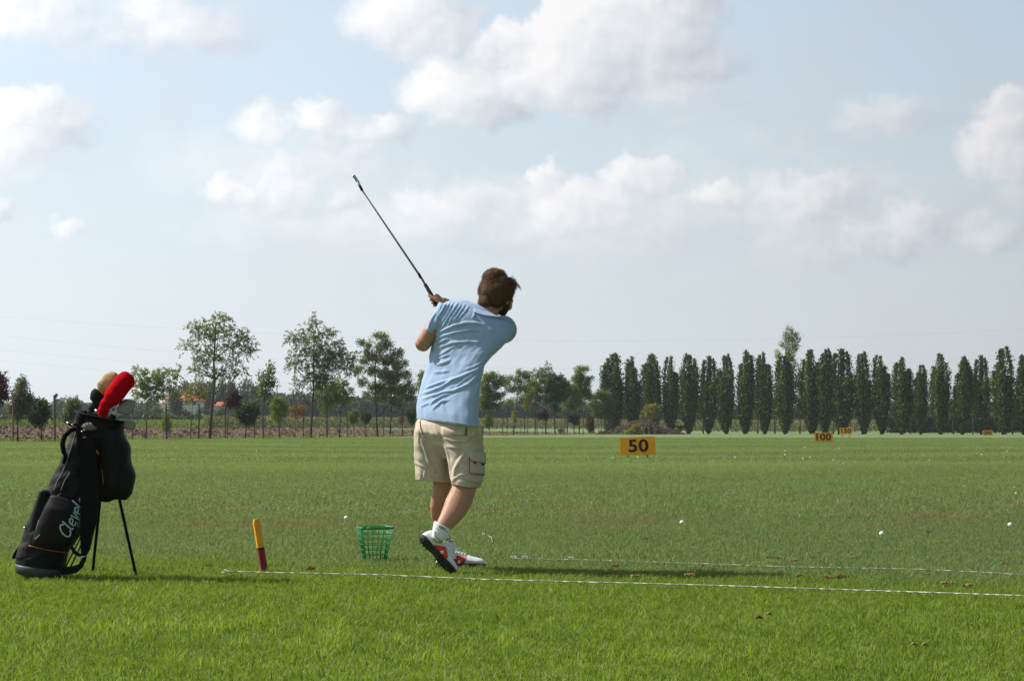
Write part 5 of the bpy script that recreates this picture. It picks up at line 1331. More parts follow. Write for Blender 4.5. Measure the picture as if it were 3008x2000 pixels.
def make_shoe(M, label, logo, inner, front_sign, bend=0.0):
    root = empty('shoe', M.translation); root['label'] = label
    root.parent = person; root.matrix_parent_inverse = parent_inv(person)
    def tf(r_):
        out_ = []
        for p_ in r_:
            p_ = p_.copy()
            if bend and p_.x > .19:
                q_ = (p_.x - .19); an = bend * min(1, q_ / .06)
                p_ = Vector((.19 + q_ * math.cos(an) - p_.z * math.sin(an) * .6, p_.y, p_.z * math.cos(an) + q_ * math.sin(an)))
            out_.append(M @ p_)
        return out_
    mu = MB(); mu.rings([tf(r_) for r_ in shoe_rings('upper')]); ume = remesh('upper', mu, .004, 2)
    up = link('upper', ume, SHOEW, root)
    ms = MB(); ms.rings([tf(r_) for r_ in shoe_rings('sole')]); 
    so_ = link('sole', remesh('sole', ms, .004, 1), SOLE, root)
    cl_ = MB()
    for i in range(10):
        for sy in (-1, 0, 1):
            x_ = [.03, .05, .075, .155, .175, .195, .215, .235, .255, .27][i]
            a_, b_ = tf([Vector((x_, sy * .027, .004)), Vector((x_, sy * .027, -.007))]); cl_.tube([a_, b_], [.0065, .004], n=6)
    cl_.build('cleats', SOLE, root)['kind'] = 'stuff'
    bv = bvh_of(ume)
    lg = MB(); drape_quad(lg, bv, logo, .001, .0022, 10, 10); lo_ = lg.build('emblem', ORED, root)
    lg = MB(); drape_quad(lg, bv, inner, .0028, .0016, 5, 5); lg.build('emblem_centre', SHOEW, lo_)
    lc = MB()
    for x_ in (.115, .132, .149, .166):
        lc.tube(tf([Vector((x_, -.024, np.interp(x_, [.1, .2], [.088, .066]))), Vector((x_ + .008, 0, np.interp(x_, [.1, .2], [.102, .072]))), Vector((x_, .026, np.interp(x_, [.1, .2], [.088, .066])))]), .0026, n=6)
    b0 = Vector((.108, 0, .104))
    for e1, e2 in (((.10, -.03, .125), (.125, -.045, .115)), ((.09, .02, .130), (.10, .035, .142)), ((.13, .02, .110), (.15, .035, .112))):
        lc.tube(tf([b0, Vector(e1), Vector(e2)]), .0022, n=6)
    lc.build('laces', SHOEW, root)['kind'] = 'stuff'
    ln = MB()
    for sy in (-1, 1):
        drape = [Vector((.028, sy * .026, .080)), Vector((.06, sy * .033, .072)), Vector((.09, sy * .034, .078)), Vector((.105, sy * .028, .088))]
        ln.tube(tf(drape), .0016, n=5)
    ln.build('trim', NAVY, root)['kind'] = 'stuff'
    return root
# far shoe: flat on the turf, pointing right
toe = G(*c8(1545, 1222)); xa = Vector((1, .06, 0)).normalized(); org = toe - xa * .292; org.z = .004
M1 = Matrix.LocRotScale(org, Matrix((xa, Vector((0, 0, 1)).cross(xa), Vector((0, 0, 1)))).transposed(), None)
make_shoe(M1, 'left shoe flat on the grass', [c8(1000, 980), c8(1172, 1042), c8(1085, 1222), c8(830, 1172)], [c8(1020, 1072), c8(1075, 1082), c8(1040, 1160), c8(992, 1146)], -1)
# near shoe: heel up, standing on its toe
toe = G(*c8(945, 1352)); toe.z = .004
hl = W(*c8(300, 640), toe.y - .01)
xa = (toe - hl).normalized(); zn = Vector((.75, .46, .62)); zn = (zn - xa * zn.dot(xa)).normalized(); ya = zn.cross(xa)
org = toe - xa * .285 - zn * .012
M2 = Matrix.LocRotScale(org, Matrix((xa, ya, zn)).transposed(), None)
make_shoe(M2, 'right shoe with its heel raised', [c8(556, 776), c8(778, 824), c8(826, 1026), c8(640, 1050)], [c8(672, 896), c8(732, 890), c8(744, 944), c8(694, 954)], -1)
# socks
for rows, lab in (([((383, 992), (534, 1068), -.247, .046), ((374, 1012), (526, 1084), -.25, .044), ((366, 1045), (511, 1114), -.255, .042), ((360, 1078), (494, 1146), -.258, .040), ((358, 1105), (474, 1166), -.260, .037), ((356, 1135), (440, 1186), -.262, .028)], 0), ([((420, 1166), (553, 1160), .195, .044), ((422, 1190), (556, 1190), .198, .043), ((424, 1230), (562, 1232), .20, .044), ((424, 1270), (568, 1282), .203, .046), ((420, 1310), (580, 1330), .205, .046)], 1)):
    mb = MB(); mb.rings([ring(c2(*a), c2(*b_), dy, b2, n=22, p=2.05) for a, b_, dy, b2 in rows])
    me = remesh('sock', mb, .0035, 2)
    cv = lambda P: np.stack([(P[:, 0] - 1150) * 3.0156, (P[:, 1] - 1200) * 3.0156], 1)
    fold(me, cv, [([(385, 1040), (440, 1075), (510, 1130)], 5, .004), ([(375, 1075), (440, 1110), (500, 1160)], 5, .004), ([(400, 1110), (450, 1140), (490, 1180)], 5, .004)] if not lab else [([(440, 1200), (500, 1205), (560, 1200)], 5, .003), ([(440, 1240), (500, 1245), (565, 1240)], 5, .003)], rough=.001)
    sk = link('sock', me, SOCK, person)
    b3 = bvh_of(me); mb = MB()
    if not lab:
        drape_line(mb, b3, [c2(425, 1037), c2(450, 1050), c2(480, 1068)], .0024, .0005); drape_line(mb, b3, [c2(415, 1045), c2(450, 1064), c2(500, 1092)], .0014, .0005)
    else: drape_line(mb, b3, [c2(508, 1176), c2(520, 1172), c2(530, 1178), c2(545, 1172)], .0022, .0005)
    mb.build('stripe', NAVY, sk)['kind'] = 'stuff'
    if not lab:
        mb = MB(); drape_line(mb, b3, [c8(578, 522), c8(572, 580), c8(600, 630), c8(660, 690), c8(752, 732)], .0016, .002); mb.build('collar_line', NAVY, sk)

# golf club in his hands
STEEL = mat('chrome', (0.55, 0.56, 0.58), .22, .5, metal=1.0); STEELD = mat('dark_steel', (0.16, 0.165, 0.17), .35, .5, metal=.9); GRIPM = mat('black_grip', (0.016, 0.013, 0.016), .8, .2, bump=.4, bscale=200, bdist=.002)
club = empty('golf_club', gd1); tag(club, 'iron held up over the shoulder by the golfer, pointing to the upper left', 'golf club')
hd_ = W(1063, 558, D0 + .20)
mb = MB(); mb.tube([gd1 - ax * .14, gd1, gd0], [.0135, .0125, .0105], n=12); mb.build('grip', GRIPM, club)
mb = MB(); mb.tube([gd0, W(1240, 820, D0 + .243), hd_], [.0068, .0066, .0046], n=10); mb.build('shaft', STEELD, club)
mb = MB(); mb.tube([W(1229, 803, D0 + .242), W(1237, 817, D0 + .243)], .0082, n=10); mb.build('shaft_band', GRIPM, club)
mb = MB()
mb.tube([hd_, W(1056, 545, D0 + .20), W(1051, 533, D0 + .198)], [.0072, .0075, .0080], n=10)
mb.build('hosel', STEEL, club); mb = MB()
mb.rings([ring((1046, 535), (1054, 532), -.04, .010, n=12), ring((1041, 527), (1049, 522), -.04, .028, n=12), ring((1036, 521), (1044, 515), -.04, .036, n=12), ring((1034, 518), (1040, 514), -.04, .030, n=12)])
mb.build('club_head', STEEL, club)
mb = MB(); mb.tube([hd_ + Vector((.002, 0, -.004)), W(1055, 543, D0 + .20)], .0078, n=10); mb.build('ferrule', GRIPM, club)
# ------------------------------------------------------------------ golf bag
DB = 9.77
def b3_(u, v): return (u / 4.48, 1050 + v / 4.48)
def b4_(u, v): return (u / 4.48, 1380 + v / 4.48)
def bring(Lp, Rp, dy, b, n=28, p=2.4):
    A_ = W(*Lp, DB + dy); B_ = W(*Rp, DB + dy); c_ = (A_ + B_) / 2; h_ = (B_ - A_) / 2
    return [c_ + h_ * math.copysign(abs(math.cos(t)) ** (2 / p), math.cos(t)) + Vector((0, b, 0)) * math.copysign(abs(math.sin(t)) ** (2 / p), math.sin(t)) for t in [2 * math.pi * k / n for k in range(n)]]
BLK = mat('black_nylon', (0.0055, 0.005, 0.006), .6, .18, var=.25, vscale=10, bump=.5, bscale=35, bdist=.006)
BLKS = mat('black_webbing', (0.004, 0.004, 0.005), .75, .12, bump=.3, bscale=200, bdist=.002)
RUB = mat('grey_rubber', (0.035, 0.045, 0.048), .5, .4); YEL = mat('ochre_trim', (0.50, 0.22, 0.02), .7, .2); ZIP = mat('pale_piping', (0.30, 0.27, 0.27), .5, .5)
LET = mat('pale_blue_print', (0.42, 0.56, 0.60), .7, .2); ALU = mat('buckle_metal', (0.7, 0.72, 0.75), .25, .5, metal=1.0)
bag = empty('golf_bag', G(120, 1696)); tag(bag, 'black stand bag leaning on two thin legs at the left', 'golf bag')
brs = [((52, 1672), (186, 1691), .125), ((49, 1650), (190, 1668), .128), ((54, 1622), (195, 1640), .125), ((60, 1597), (204, 1617), .120), ((72, 1560), (222, 1586), .115), ((88, 1523), (248, 1552), .112), ((110, 1478), (268, 1505), .110), ((138, 1432), (288, 1458), .106), ((166, 1382), (305, 1402), .104), ((193, 1325), (325, 1342), .102), ((212, 1270), (345, 1282), .100), ((222, 1228), (356, 1250), .098), ((226, 1212), (358, 1238), .095)]
mb = MB(); mb.rings([bring(a, b_, 0, d_ * .98) for a, b_, d_ in brs])
bag_me = remesh('bag_body', mb, .007, 3)
Vv = get_v(bag_me); Nn = get_n(bag_me); PXY = proj(Vv)
wv = .0022 * np.sin(PXY[:, 1] * .09 + PXY[:, 0] * .10) + .003 * np.sin(PXY[:, 1] * .035 - PXY[:, 0] * .10) + .001 * np.sin(PXY[:, 1] * .21 + PXY[:, 0] * .05)
set_v(bag_me, Vv + Nn * (wv * ((PXY[:, 1] < 1640) & (PXY[:, 1] > 1250)))[:, None])
body_b = link('bag_body', bag_me, BLK, bag); bb_ = bvh_of(bag_me)
# base cup
mb = MB(); mb.rings([bring((58, 1684), (176, 1700), 0, .10), bring((49, 1676), (186, 1696), 0, .128), bring((47, 1655), (188, 1674), 0, .133), bring((50, 1652), (189, 1670), 0, .125)]); mb.build('base', RUB, bag)
# rim
mb = MB(); rr_ = bring((225, 1210), (358, 1240), 0, .100, 28); mb.tube(rr_ + rr_[:1], .010, n=10); mb.build('rim', BLKS, bag)
mb = MB(); mb.rings([bring((225, 1206), (256, 1206), -.06, .02, 16), bring((223, 1225), (258, 1228), -.065, .03, 16), bring((224, 1300), (250, 1302), -.07, .03, 16), bring((222, 1360), (244, 1362), -.07, .02, 16)]); mb.build('handle_mount', BLKS, bag)
# big pockets
mb = MB(); mb.rings([bring(a, b_, -.02, d_) for a, b_, d_ in [((300, 1248), (358, 1252), .05), ((300, 1262), (364, 1262), .075), ((296, 1300), (375, 1298), .085), ((290, 1350), (387, 1350), .09), ((286, 1395), (394, 1392), .09), ((286, 1430), (393, 1430), .088), ((288, 1456), (388, 1450), .075), ((294, 1472), (372, 1468), .05)]])
me = remesh('side_pocket', mb, .007, 4)
Vv = get_v(me); Nn = get_n(me); PXY = proj(Vv); set_v(me, Vv + Nn * (.004 * np.sin(PXY[:, 0] * .13 + PXY[:, 1] * .05) + .0022 * np.sin(PXY[:, 0] * .05 - PXY[:, 1] * .09) + .002 * np.sin(PXY[:, 1] * .07 + PXY[:, 0] * .04))[:, None])
link('side_pocket', me, BLK, bag)
mb = MB(); mb.rings([bring(a, b_, -.10, d_) for a, b_, d_ in [((150, 1452), (240, 1470), .02), ((130, 1490), (238, 1505), .05), ((108, 1540), (228, 1560), .055), ((96, 1585), (205, 1605), .05), ((94, 1606), (196, 1622), .02)]])
me = remesh('ball_pocket', mb, .007, 4); link('ball_pocket', me, BLK, bag); bpk = bvh_of(me)
mb = MB(); mb.rings([bring(a, b_, -.05, d_) for a, b_, d_ in [((128, 1436), (150, 1440), .02), ((118, 1438), (152, 1444), .05), ((96, 1500), (140, 1510), .05), ((82, 1560), (130, 1575), .05), ((72, 1590), (100, 1600), .02)]])
link('shoe_pocket', remesh('shoe_pocket', mb, .007, 3), BLK, bag)
# trims
mb = MB(); drape_line(mb, bb_, [b3_(1105, 1045), b3_(1190, 1150), b3_(1305, 1272)], [.0095] * 6 + [.007] * 6 + [.002], -.002); mb.build('trim', YEL, bag)
mb = MB(); drape_line(mb, bb_, [b4_(380, 995), b4_(520, 1025), b4_(700, 1065), b4_(880, 1085)], .0028, .0); mb.build('trim', YEL, bag)
mb = MB(); mb.tube([W(*b4_(1345, 0), DB - .115), W(*b4_(1352, 100), DB - .118), W(*b4_(1358, 190), DB - .118)], .0015, n=6); mb.build('trim', YEL, bag)
mb = MB(); drape_line(mb, bb_, [b3_(995, 990), b3_(940, 1180), b3_(860, 1420), b3_(795, 1568), b4_(760, 130), b4_(712, 268)], .0022, .001); mb.build('piping', ZIP, bag)
mb = MB(); drape_line(mb, bb_, [b4_(920, 35), b4_(850, 140), b4_(800, 270)], .0020, .001); drape_line(mb, bb_, [b4_(800, 305), b4_(750, 350)], .0026, .001); drape_line(mb, bb_, [b4_(665, 375), b4_(610, 470)], .0024, .001); mb.build('zip', ZIP, bag)['kind'] = 'stuff'
mb = MB(); drape_line(mb, bpk, [b4_(510, 660), b4_(475, 800)], .0018, .001); drape_line(mb, bpk, [b4_(525, 850), b4_(465, 910)], .003, .001); mb.build('zip', ZIP, bag)['kind'] = 'stuff'
# lettering
UP = Vector((-.90, -.436)); BL = Vector((.436, -.90)); US = 20.5
glyph = {'C': ([[(1.12, 1.42), (.98, 1.72), (.66, 1.82), (.3, 1.6), (.06, 1.1), (.02, .6), (.16, .18), (.5, 0), (.86, .08), (1.1, .36)]], 1.22), 'l': ([[(.12, 1.85), (.06, 1.0), (.06, .3), (.18, .03), (.36, .1)]], .52),
         'e': ([[(.06, .46), (.42, .50), (.70, .66), (.62, .95), (.36, 1.02), (.12, .82), (.03, .48), (.14, .12), (.42, .0), (.74, .16)]], .86), 'v': ([[(.02, .92), (.14, 1.0), (.30, .04), (.44, .06), (.72, 1.0)]], .82),
         'a': ([[(.70, .95), (.36, 1.02), (.08, .7), (.06, .25), (.28, .0), (.6, .3), (.72, 1.0), (.70, .2), (.86, .05)]], .95), 'n': ([[(.06, 0), (.10, 1.0), (.12, .5), (.4, 1.0), (.62, .85), (.64, .1), (.8, .02)]], .9), 'd': ([[(.66, .9), (.34, 1.0), (.06, .6), (.14, .08), (.44, .04), (.66, .5), (.80, 1.85), (.70, .2), (.86, .04)]], .95),
         'G': ([[(1.05, 1.4), (.6, 1.7), (.1, 1.2), (.05, .5), (.5, 0), (1.0, .3), (1.05, .8), (.6, .8)]], 1.3), 'O': ([[(.6, 1.7), (.1, 1.2), (.1, .4), (.6, 0), (1.05, .5), (1.05, 1.2), (.6, 1.7)]], 1.3), 'L': ([[(.1, 1.7), (.1, 0), (.9, 0)]], 1.1), 'F': ([[(.9, 1.7), (.1, 1.7), (.1, 0)], [(.1, .9), (.8, .9)]], 1.1)}
def write(mb, txt, ox, oy, size, r_, shear=.25, gap=.06):
    o_ = Vector((ox, oy)); x_ = 0.0
    for ch in txt:
        st, adv = glyph[ch]
        for s_ in st:
            P_ = []
            for (a_, b_) in s_:
                q_ = o_ + BL * ((x_ + a_ + b_ * shear) * size) + UP * (b_ * size); P_.append((q_.x, q_.y))
            Q_ = []
            for i in range(len(P_) - 1):   # smooth the stroke
                p0, p1, p2, p3 = (Vector(P_[max(0, i - 1)]), Vector(P_[i]), Vector(P_[i + 1]), Vector(P_[min(len(P_) - 1, i + 2)]))
                for k in range(4):
                    t = k / 4; Q_.append(.5 * ((2 * p1) + (p2 - p0) * t + (2 * p0 - 5 * p1 + 4 * p2 - p3) * t * t + (3 * p1 - p0 - 3 * p2 + p3) * t ** 3))
            Q_.append(Vector(P_[-1]))
            pts = []
            for q_ in Q_:
                best = None
                for bv in (bb_, bpk):
                    h_ = bv.ray_cast(CAMP, ray(q_.x, q_.y).normalized())
                    if h_[0] is not None and (best is None or h_[3] < best[3]): best = h_
                if best is None: continue
                nn_ = best[1]; nn_ = nn_ if nn_.y < 0 else -nn_
                pts.append(best[0] + nn_ * .0006)
            if len(pts) > 2: mb.tube(pts, r_, n=6)
        x_ += adv + gap
mb = MB(); write(mb, 'Cleveland', 201, 1581, US, .0042); mb.build('lettering', LET, bag)
mb = MB(); write(mb, 'GOLF', 236, 1549, 8.5, .0012, .1); mb.build('lettering', LET, bag)
# straps
def strap(name, pts, wds, th=.004, dy=None):
    mb = MB(); P_ = [W(x_, y_, DB + (d_ if len(q_) > 2 else -.13)) for q_ in pts for (x_, y_, d_) in [(q_[0], q_[1], q_[2] if len(q_) > 2 else -.13)]]
    V = []; F = []
    for i, p_ in enumerate(P_):
        t = (P_[min(i + 1, len(P_) - 1)] - P_[max(i - 1, 0)]).normalized(); s_ = t.cross(Vector((0, 1, 0))).normalized()
        for (a_, b_) in ((-1, -1), (1, -1), (1, 1), (-1, 1)): V.append(p_ + s_ * a_ * wds[i] + Vector((0, b_ * th, 0)))
    for i in range(len(P_) - 1):
        for k in range(4): F.append((i * 4 + k, i * 4 + (k + 1) % 4, i * 4 + 4 + (k + 1) % 4, i * 4 + 4 + k))
    F += [(3, 2, 1, 0), tuple(len(V) - 4 + k for k in range(4))]
    mb.add(V, F); return mb.build(name, BLKS, bag, False)
strap('shoulder_strap', [(258, 1285, -.13), (260, 1360, -.15), (263, 1430, -.165), (264, 1480, -.18), (260, 1530, -.18), (254, 1575, -.17), (251, 1610, -.16), (247, 1630, -.15)], [.036, .046, .051, .051, .043, .033, .025, .012], .009)
strap('strap_loop', [(209, 1603, -.11), (218, 1620, -.12), (232, 1629, -.13), (244, 1630, -.14), (254, 1618, -.15)], [.008, .010, .010, .010, .006])
strap('lower_strap', [(180, 1676, -.10), (200, 1675, -.12), (222, 1671, -.13), (238, 1660, -.14), (247, 1640, -.14), (255, 1612, -.15)], [.020, .022, .020, .014, .012, .006])
mb = MB(); mb.box(W(246, 1634, DB - .145), (.03, .012, .006), Matrix.Rotation(-.3, 3, 'Y')); mb.build('buckle', ALU, bag)
mb = MB(); mb.tube([W(*b3_(1000, 935), DB - .08), W(*b3_(930, 955), DB - .10), W(*b3_(850, 1030), DB - .11), W(*b3_(822, 1130), DB - .11), W(*b3_(835, 1230), DB - .11), W(*b3_(865, 1300), DB - .10), W(*b3_(840, 1385), DB - .08)], [.011, .013, .0145, .0145, .0135, .011, .010], n=12); mb.build('carry_handle', BLKS, bag)
strap('strap_end', [(58, 1604, -.02), (52, 1620, -.03), (44, 1634, -.03), (37, 1640, -.03)], [.004, .014, .014, .002])
mb = MB(); mb.tube([W(58, 1600, DB - .03), W(66, 1606, DB - .03), W(70, 1622, DB - .03)], .006, n=8); mb.build('strap_knot', BLKS, bag)
for (x_, y_, r_) in ((200, 1242, .008), (213, 1247, .006), (61, 1627, .005), (248, 1262, .004), (108, 1474, .004), (72, 1548, .006), (241, 1267, .006)):
    mb = MB(); mb.ellipsoid(W(x_, y_, DB - .11 if x_ > 150 else DB - .06), (r_, r_, r_ * .8)); mb.build('fitting', ALU, bag)
mb = MB(); mb.tube([W(198, 1244, DB - .1), W(210, 1248, DB - .1), W(224, 1246, DB - .09)], .006, n=8); mb.build('fitting', BLKS, bag)
# folded grey cloth tuft stuffed in the top
mb = MB(); mb.rings([bring((241, 1250), (245, 1256), -.13, .01, 12), bring((250, 1243), (254, 1262), -.14, .02, 12), bring((262, 1240), (266, 1264), -.14, .022, 12), bring((274, 1246), (276, 1262), -.14, .015, 12), bring((284, 1257), (285, 1260), -.13, .005, 12)])
me = remesh('towel', mb, .003, 2); Vv = get_v(me); Nn = get_n(me); set_v(me, Vv + Nn * (.004 * np.sin(Vv[:, 0] * 420 + Vv[:, 2] * 260))[:, None])
tw = link('towel', me, mat('grey_cloth', (0.22, 0.175, 0.185), .9, .1, var=.3, vscale=60)); tag(tw, 'small grey crumpled towel clipped to the top of the bag', 'towel')
# legs
piv = W(312, 1290, DB + .03)
for px_, py_, nm in ((272, 1676, 'left'), (400, 1687, 'right')):
    g_ = G(px_, py_ + 4); mb = MB(); mb.tube([piv, piv.lerp(g_, .96), g_], [.0095, .0085, .0085], n=10); lg = mb.build('leg', BLKS, bag)
    mb = MB(); mb.ellipsoid(g_ + Vector((0, 0, .008)), (.013, .013, .012)); mb.build('rubber_foot', BLKS, lg)
for a_, b_ in (((238, 1576), (191, 1668)), ((243, 1590), (206, 1668))):
    mb = MB(); mb.tube([W(*a_, DB - .02), W(*b_, DB - .02)], .0042, n=8); mb.build('stand_rod', BLKS, bag)

# clubs in the bag
REDK = mat('red_knit', (0.44, 0.003, 0.010), .95, .05, var=.2, vscale=40, bump=.9, bscale=260, bdist=.004)
TANF = mat('tan_fur', (0.42, 0.27, 0.13), .9, .1, var=.35, vscale=50, bump=.6, bscale=110, bdist=.006, col2=(.2, .13, .06), c2scale=25)
DKN = mat('black_knit', (0.018, 0.022, 0.020), .95, .1, bump=.5, bscale=300, bdist=.003)
BLADE = mat('blade_steel', (0.15, 0.16, 0.125), .32, .5, metal=1.0, bump=.1, bscale=90, bdist=.001)
def cover(name, label, m, axis_pts, rads, dy, extra=None, seed=1, rough=.003):
    """soft headcover: rings round an axis given in photo pixels"""
    mb = MB(); pts = [W(*p_, DB + dy) for p_ in axis_pts]; mb.tube(pts, rads, n=36)
    me = remesh(name, mb, .005, 9); Vv = get_v(me); Nn = get_n(me); r0 = np.random.default_rng(seed); wv = np.zeros(len(Vv))
    for k in range(9):
        kv = r0.normal(size=3); kv *= r0.uniform(40, 150) / np.linalg.norm(kv); wv += np.sin(Vv @ kv + r0.random() * 6.28) / 9
    set_v(me, Vv + Nn * (wv * rough * 2)[:, None]); o = link(name, me, m); tag(o, label, 'headcover'); return o
cover('headcover', 'large bright red knitted headcover on the driver', REDK, [(300, 1236), (301, 1222), (303, 1206), (306, 1196), (312, 1187), (318, 1181), (326, 1172), (335, 1160), (345, 1148), (354, 1136), (363, 1125), (371, 1114), (378, 1105), (383, 1099)], [.022, .024, .032, .027, .035, .034, .048, .052, .053, .054, .054, .052, .044, .024], -.02, rough=.0025)
cover('headcover', 'furry tan headcover behind the red one', TANF, [(297, 1155), (303, 1146), (314, 1133), (327, 1118), (338, 1107), (345, 1101)], [.030, .042, .048, .049, .038, .016], .05, seed=2, rough=.005)
cover('headcover', 'black knitted sock below the tan headcover', DKN, [(272, 1212), (272, 1200), (280, 1190), (287, 1182), (284, 1172), (287, 1160), (294, 1150)], [.026, .028, .020, .024, .034, .040, .036], .045, seed=3)
def iron(label, outline, dy, hosel, shaft, m=BLADE, edge=True):
    root = empty('golf_club', W(*hosel, DB + dy)); tag(root, label, 'golf club', 'irons standing in the bag')
    n_ = len(outline); V = []; F = []
    for k, (t_, sc) in enumerate(((-.011, .90), (-.008, 1.0), (.006, 1.0), (.010, .92))):
        cx_ = sum(p_[0] for p_ in outline) / n_; cy_ = sum(p_[1] for p_ in outline) / n_
        for (x_, y_) in outline: V.append(W(cx_ + (x_ - cx_) * sc, cy_ + (y_ - cy_) * sc, DB + dy + t_))
    for k in range(3):
        for i in range(n_): F.append((k * n_ + i, k * n_ + (i + 1) % n_, (k + 1) * n_ + (i + 1) % n_, (k + 1) * n_ + i))
    F += [tuple(range(n_ - 1, -1, -1)), tuple(3 * n_ + i for i in range(n_))]
    me = mesh('club_head', V, F, False); bm = bmesh.new(); bm.from_mesh(me); bmesh.ops.recalc_face_normals(bm, faces=bm.faces); bm.to_mesh(me); bm.free()
    link('club_head', me, m, root)
    if edge:
        mb = MB(); mb.tube([W(x_, y_, DB + dy - .009) for x_, y_ in outline[:edge]], .0022, n=6); mb.build('top_line', ALU, root)
    mb = MB(); mb.tube([W(*hosel, DB + dy), W(*shaft, DB + dy * .4)], [.0062, .0050], n=10); mb.build('shaft', STEEL, root)
q = lambda u, v: (230 + u / 6.53, 1060 + v / 6.53)
iron('wide iron head facing the camera right of the red headcover', [q(880, 742), q(960, 745), q(1050, 752), q(1082, 790), q(1090, 850), q(1070, 930), q(1035, 985), q(960, 1045), q(880, 1020), q(800, 1000), q(740, 960), q(770, 860), q(810, 770)], .03, q(790, 850), q(640, 1150), edge=4)
iron('lower iron head sticking out over the right rim of the bag', [q(780, 1140), q(900, 1128), q(1040, 1130), q(1090, 1165), q(1103, 1225), q(1085, 1290), q(1040, 1332), q(960, 1318), q(870, 1290), q(800, 1250)], .02, q(800, 1180), q(640, 1260), edge=4)
iron('iron with a dark head half hidden under the red headcover', [q(860, 735), q(930, 728), q(1040, 738), q(1080, 760), q(1060, 775), q(960, 770), q(870, 780)], .045, q(800, 800), q(690, 1120), m=STEELD, edge=0)
mb = MB(); mb.tube([W(*q(350, 930), DB + .01), W(*q(330, 1020), DB + .01)], .006, n=8)
o = empty('golf_club', W(*q(380, 900), DB)); tag(o, 'bright chrome neck of a club left of the red headcover', 'golf club', 'irons standing in the bag')
mb.build('shaft', STEEL, o)
for i_, (a_, b_, lab) in enumerate((((665, 910), (600, 1090), 'first chrome shaft right below the red headcover'), ((692, 905), (640, 1110), 'second chrome shaft right below the red headcover'))):
    mb = MB(); mb.tube([W(*q(*a_), DB + .0), W(*q(*b_), DB + .0)], .0055, n=8); o = empty('golf_club', W(*q(*b_), DB)); tag(o, lab, 'golf club', 'irons standing in the bag'); mb.build('shaft', STEEL, o)

# ------------------------------------------------------------------ marker stake
g_ = G(777, 1681); dS = g_.y
YP = mat('yellow_paint', (0.78, 0.34, 0.012), .55, .35, var=.12, vscale=30, bump=.2, bscale=60, bdist=.002); MP = mat('maroon_paint', (0.20, 0.022, 0.028), .6, .3, var=.15, vscale=30, bump=.2, bscale=60, bdist=.002); BP = mat('black_band', (0.02, 0.015, 0.012), .7, .3)
stake = empty('marker_stake', g_); tag(stake, 'square stake painted yellow over dark red, leaning left, beside the rope', 'marker stake')
axs = (W(752.5, 1528, dS + .01) - g_); Ls = axs.length; axs.normalize()
sx = Vector((1, .35, 0)); sx = (sx - axs * sx.dot(axs)).normalized(); sy = axs.cross(sx)
SM = Matrix((sx, sy, axs)).transposed()
def seg(name, t0, t1, w0, w1, m):
    mb = MB(); V = []
    for t, w_ in ((t0, w0), (t1, w1)):
        for (a_, b_) in ((-1, -1), (1, -1), (1, 1), (-1, 1)): V.append(g_ + SM @ Vector((a_ * w_ / 2, b_ * w_ / 2, t * Ls)))
    mb.add(V, [(3, 2, 1, 0), (4, 5, 6, 7), (0, 1, 5, 4), (1, 2, 6, 5), (2, 3, 7, 6), (3, 0, 4, 7)])
    o = mb.build(name, m, stake, False); bv = o.modifiers.new('b', 'BEVEL'); bv.width = .002; bv.segments = 2
seg('lower_section', -.25, .447, .037, .037, MP); seg('band', .447, .475, .0375, .0375, BP); seg('upper_section', .475, .965, .037, .037, YP); seg('tip', .965, 1.03, .0365, .024, YP)

# ------------------------------------------------------------------ basket
gb = G(1101, 1648); dBk = gb.y
GRN = mat('green_plastic', (0.008, 0.25, 0.062), .4, .45, var=.1, vscale=30)
bk = empty('ball_basket', gb); tag(bk, 'empty green plastic range ball basket on the grass left of the golfer', 'basket')
kB = dBk / FPX; bang = R(17)
def bp(a_, b_, t):
    """corner-space point: a,b in -1..1, t 0 bottom 1 top"""
    hw = (.066 + (.108 - .066) * t) * .95; x_ = a_ * hw; y_ = b_ * hw * .82
    return Vector((gb.x + x_ * math.cos(bang) - y_ * math.sin(bang), gb.y + x_ * math.sin(bang) + y_ * math.cos(bang), .005 + t * 97 * kB))
def loop(t, ins=.16):
    pts = []
    for (a_, b_), (c_, d_) in zip(((-1, -1), (1, -1), (1, 1), (-1, 1)), ((1, -1), (1, 1), (-1, 1), (-1, -1))):
        for k in (ins, .35, .65, 1 - ins):
            pts.append(bp(a_ + (c_ - a_) * k, b_ + (d_ - b_) * k, t))
    return pts + [pts[0]]
mb = MB(); mb.tube(loop(1.0), .0045, n=8); mb.tube(loop(.965), .0035, n=8); mb.build('rim', GRN, bk)
for i in range(6):
    mb = MB(); mb.tube(loop(.02 + .158 * i), .0025, n=6); mb.build('hoop', GRN, bk)
for (a_, b_) in ((-1, -1), (1, -1), (1, 1), (-1, 1)):
    for (c_, d_) in (((a_ * .68), b_), (a_, b_ * .68)):
        mb = MB(); mb.tube([bp(c_, d_, 0), bp(c_, d_, 1)], [.0042, .0045], n=6, flat=.6); mb.build('corner_post', GRN, bk)
for k in (-.36, 0, .36):
    for (a_, b_) in ((k, -1), (k, 1), (-1, k), (1, k)):
        mb = MB(); mb.tube([bp(a_, b_, 0), bp(a_, b_, 1)], .0023, n=6); mb.build('rib', GRN, bk)
mb = MB()
for k in (-.5, .5): mb.tube([bp(k, -.95, 0.02), bp(k, .95, 0.02)], .002, n=5); mb.tube([bp(-.95, k, 0.02), bp(.95, k, 0.02)], .002, n=5)
mb.build('bottom_grid', GRN, bk)['kind'] = 'stuff'

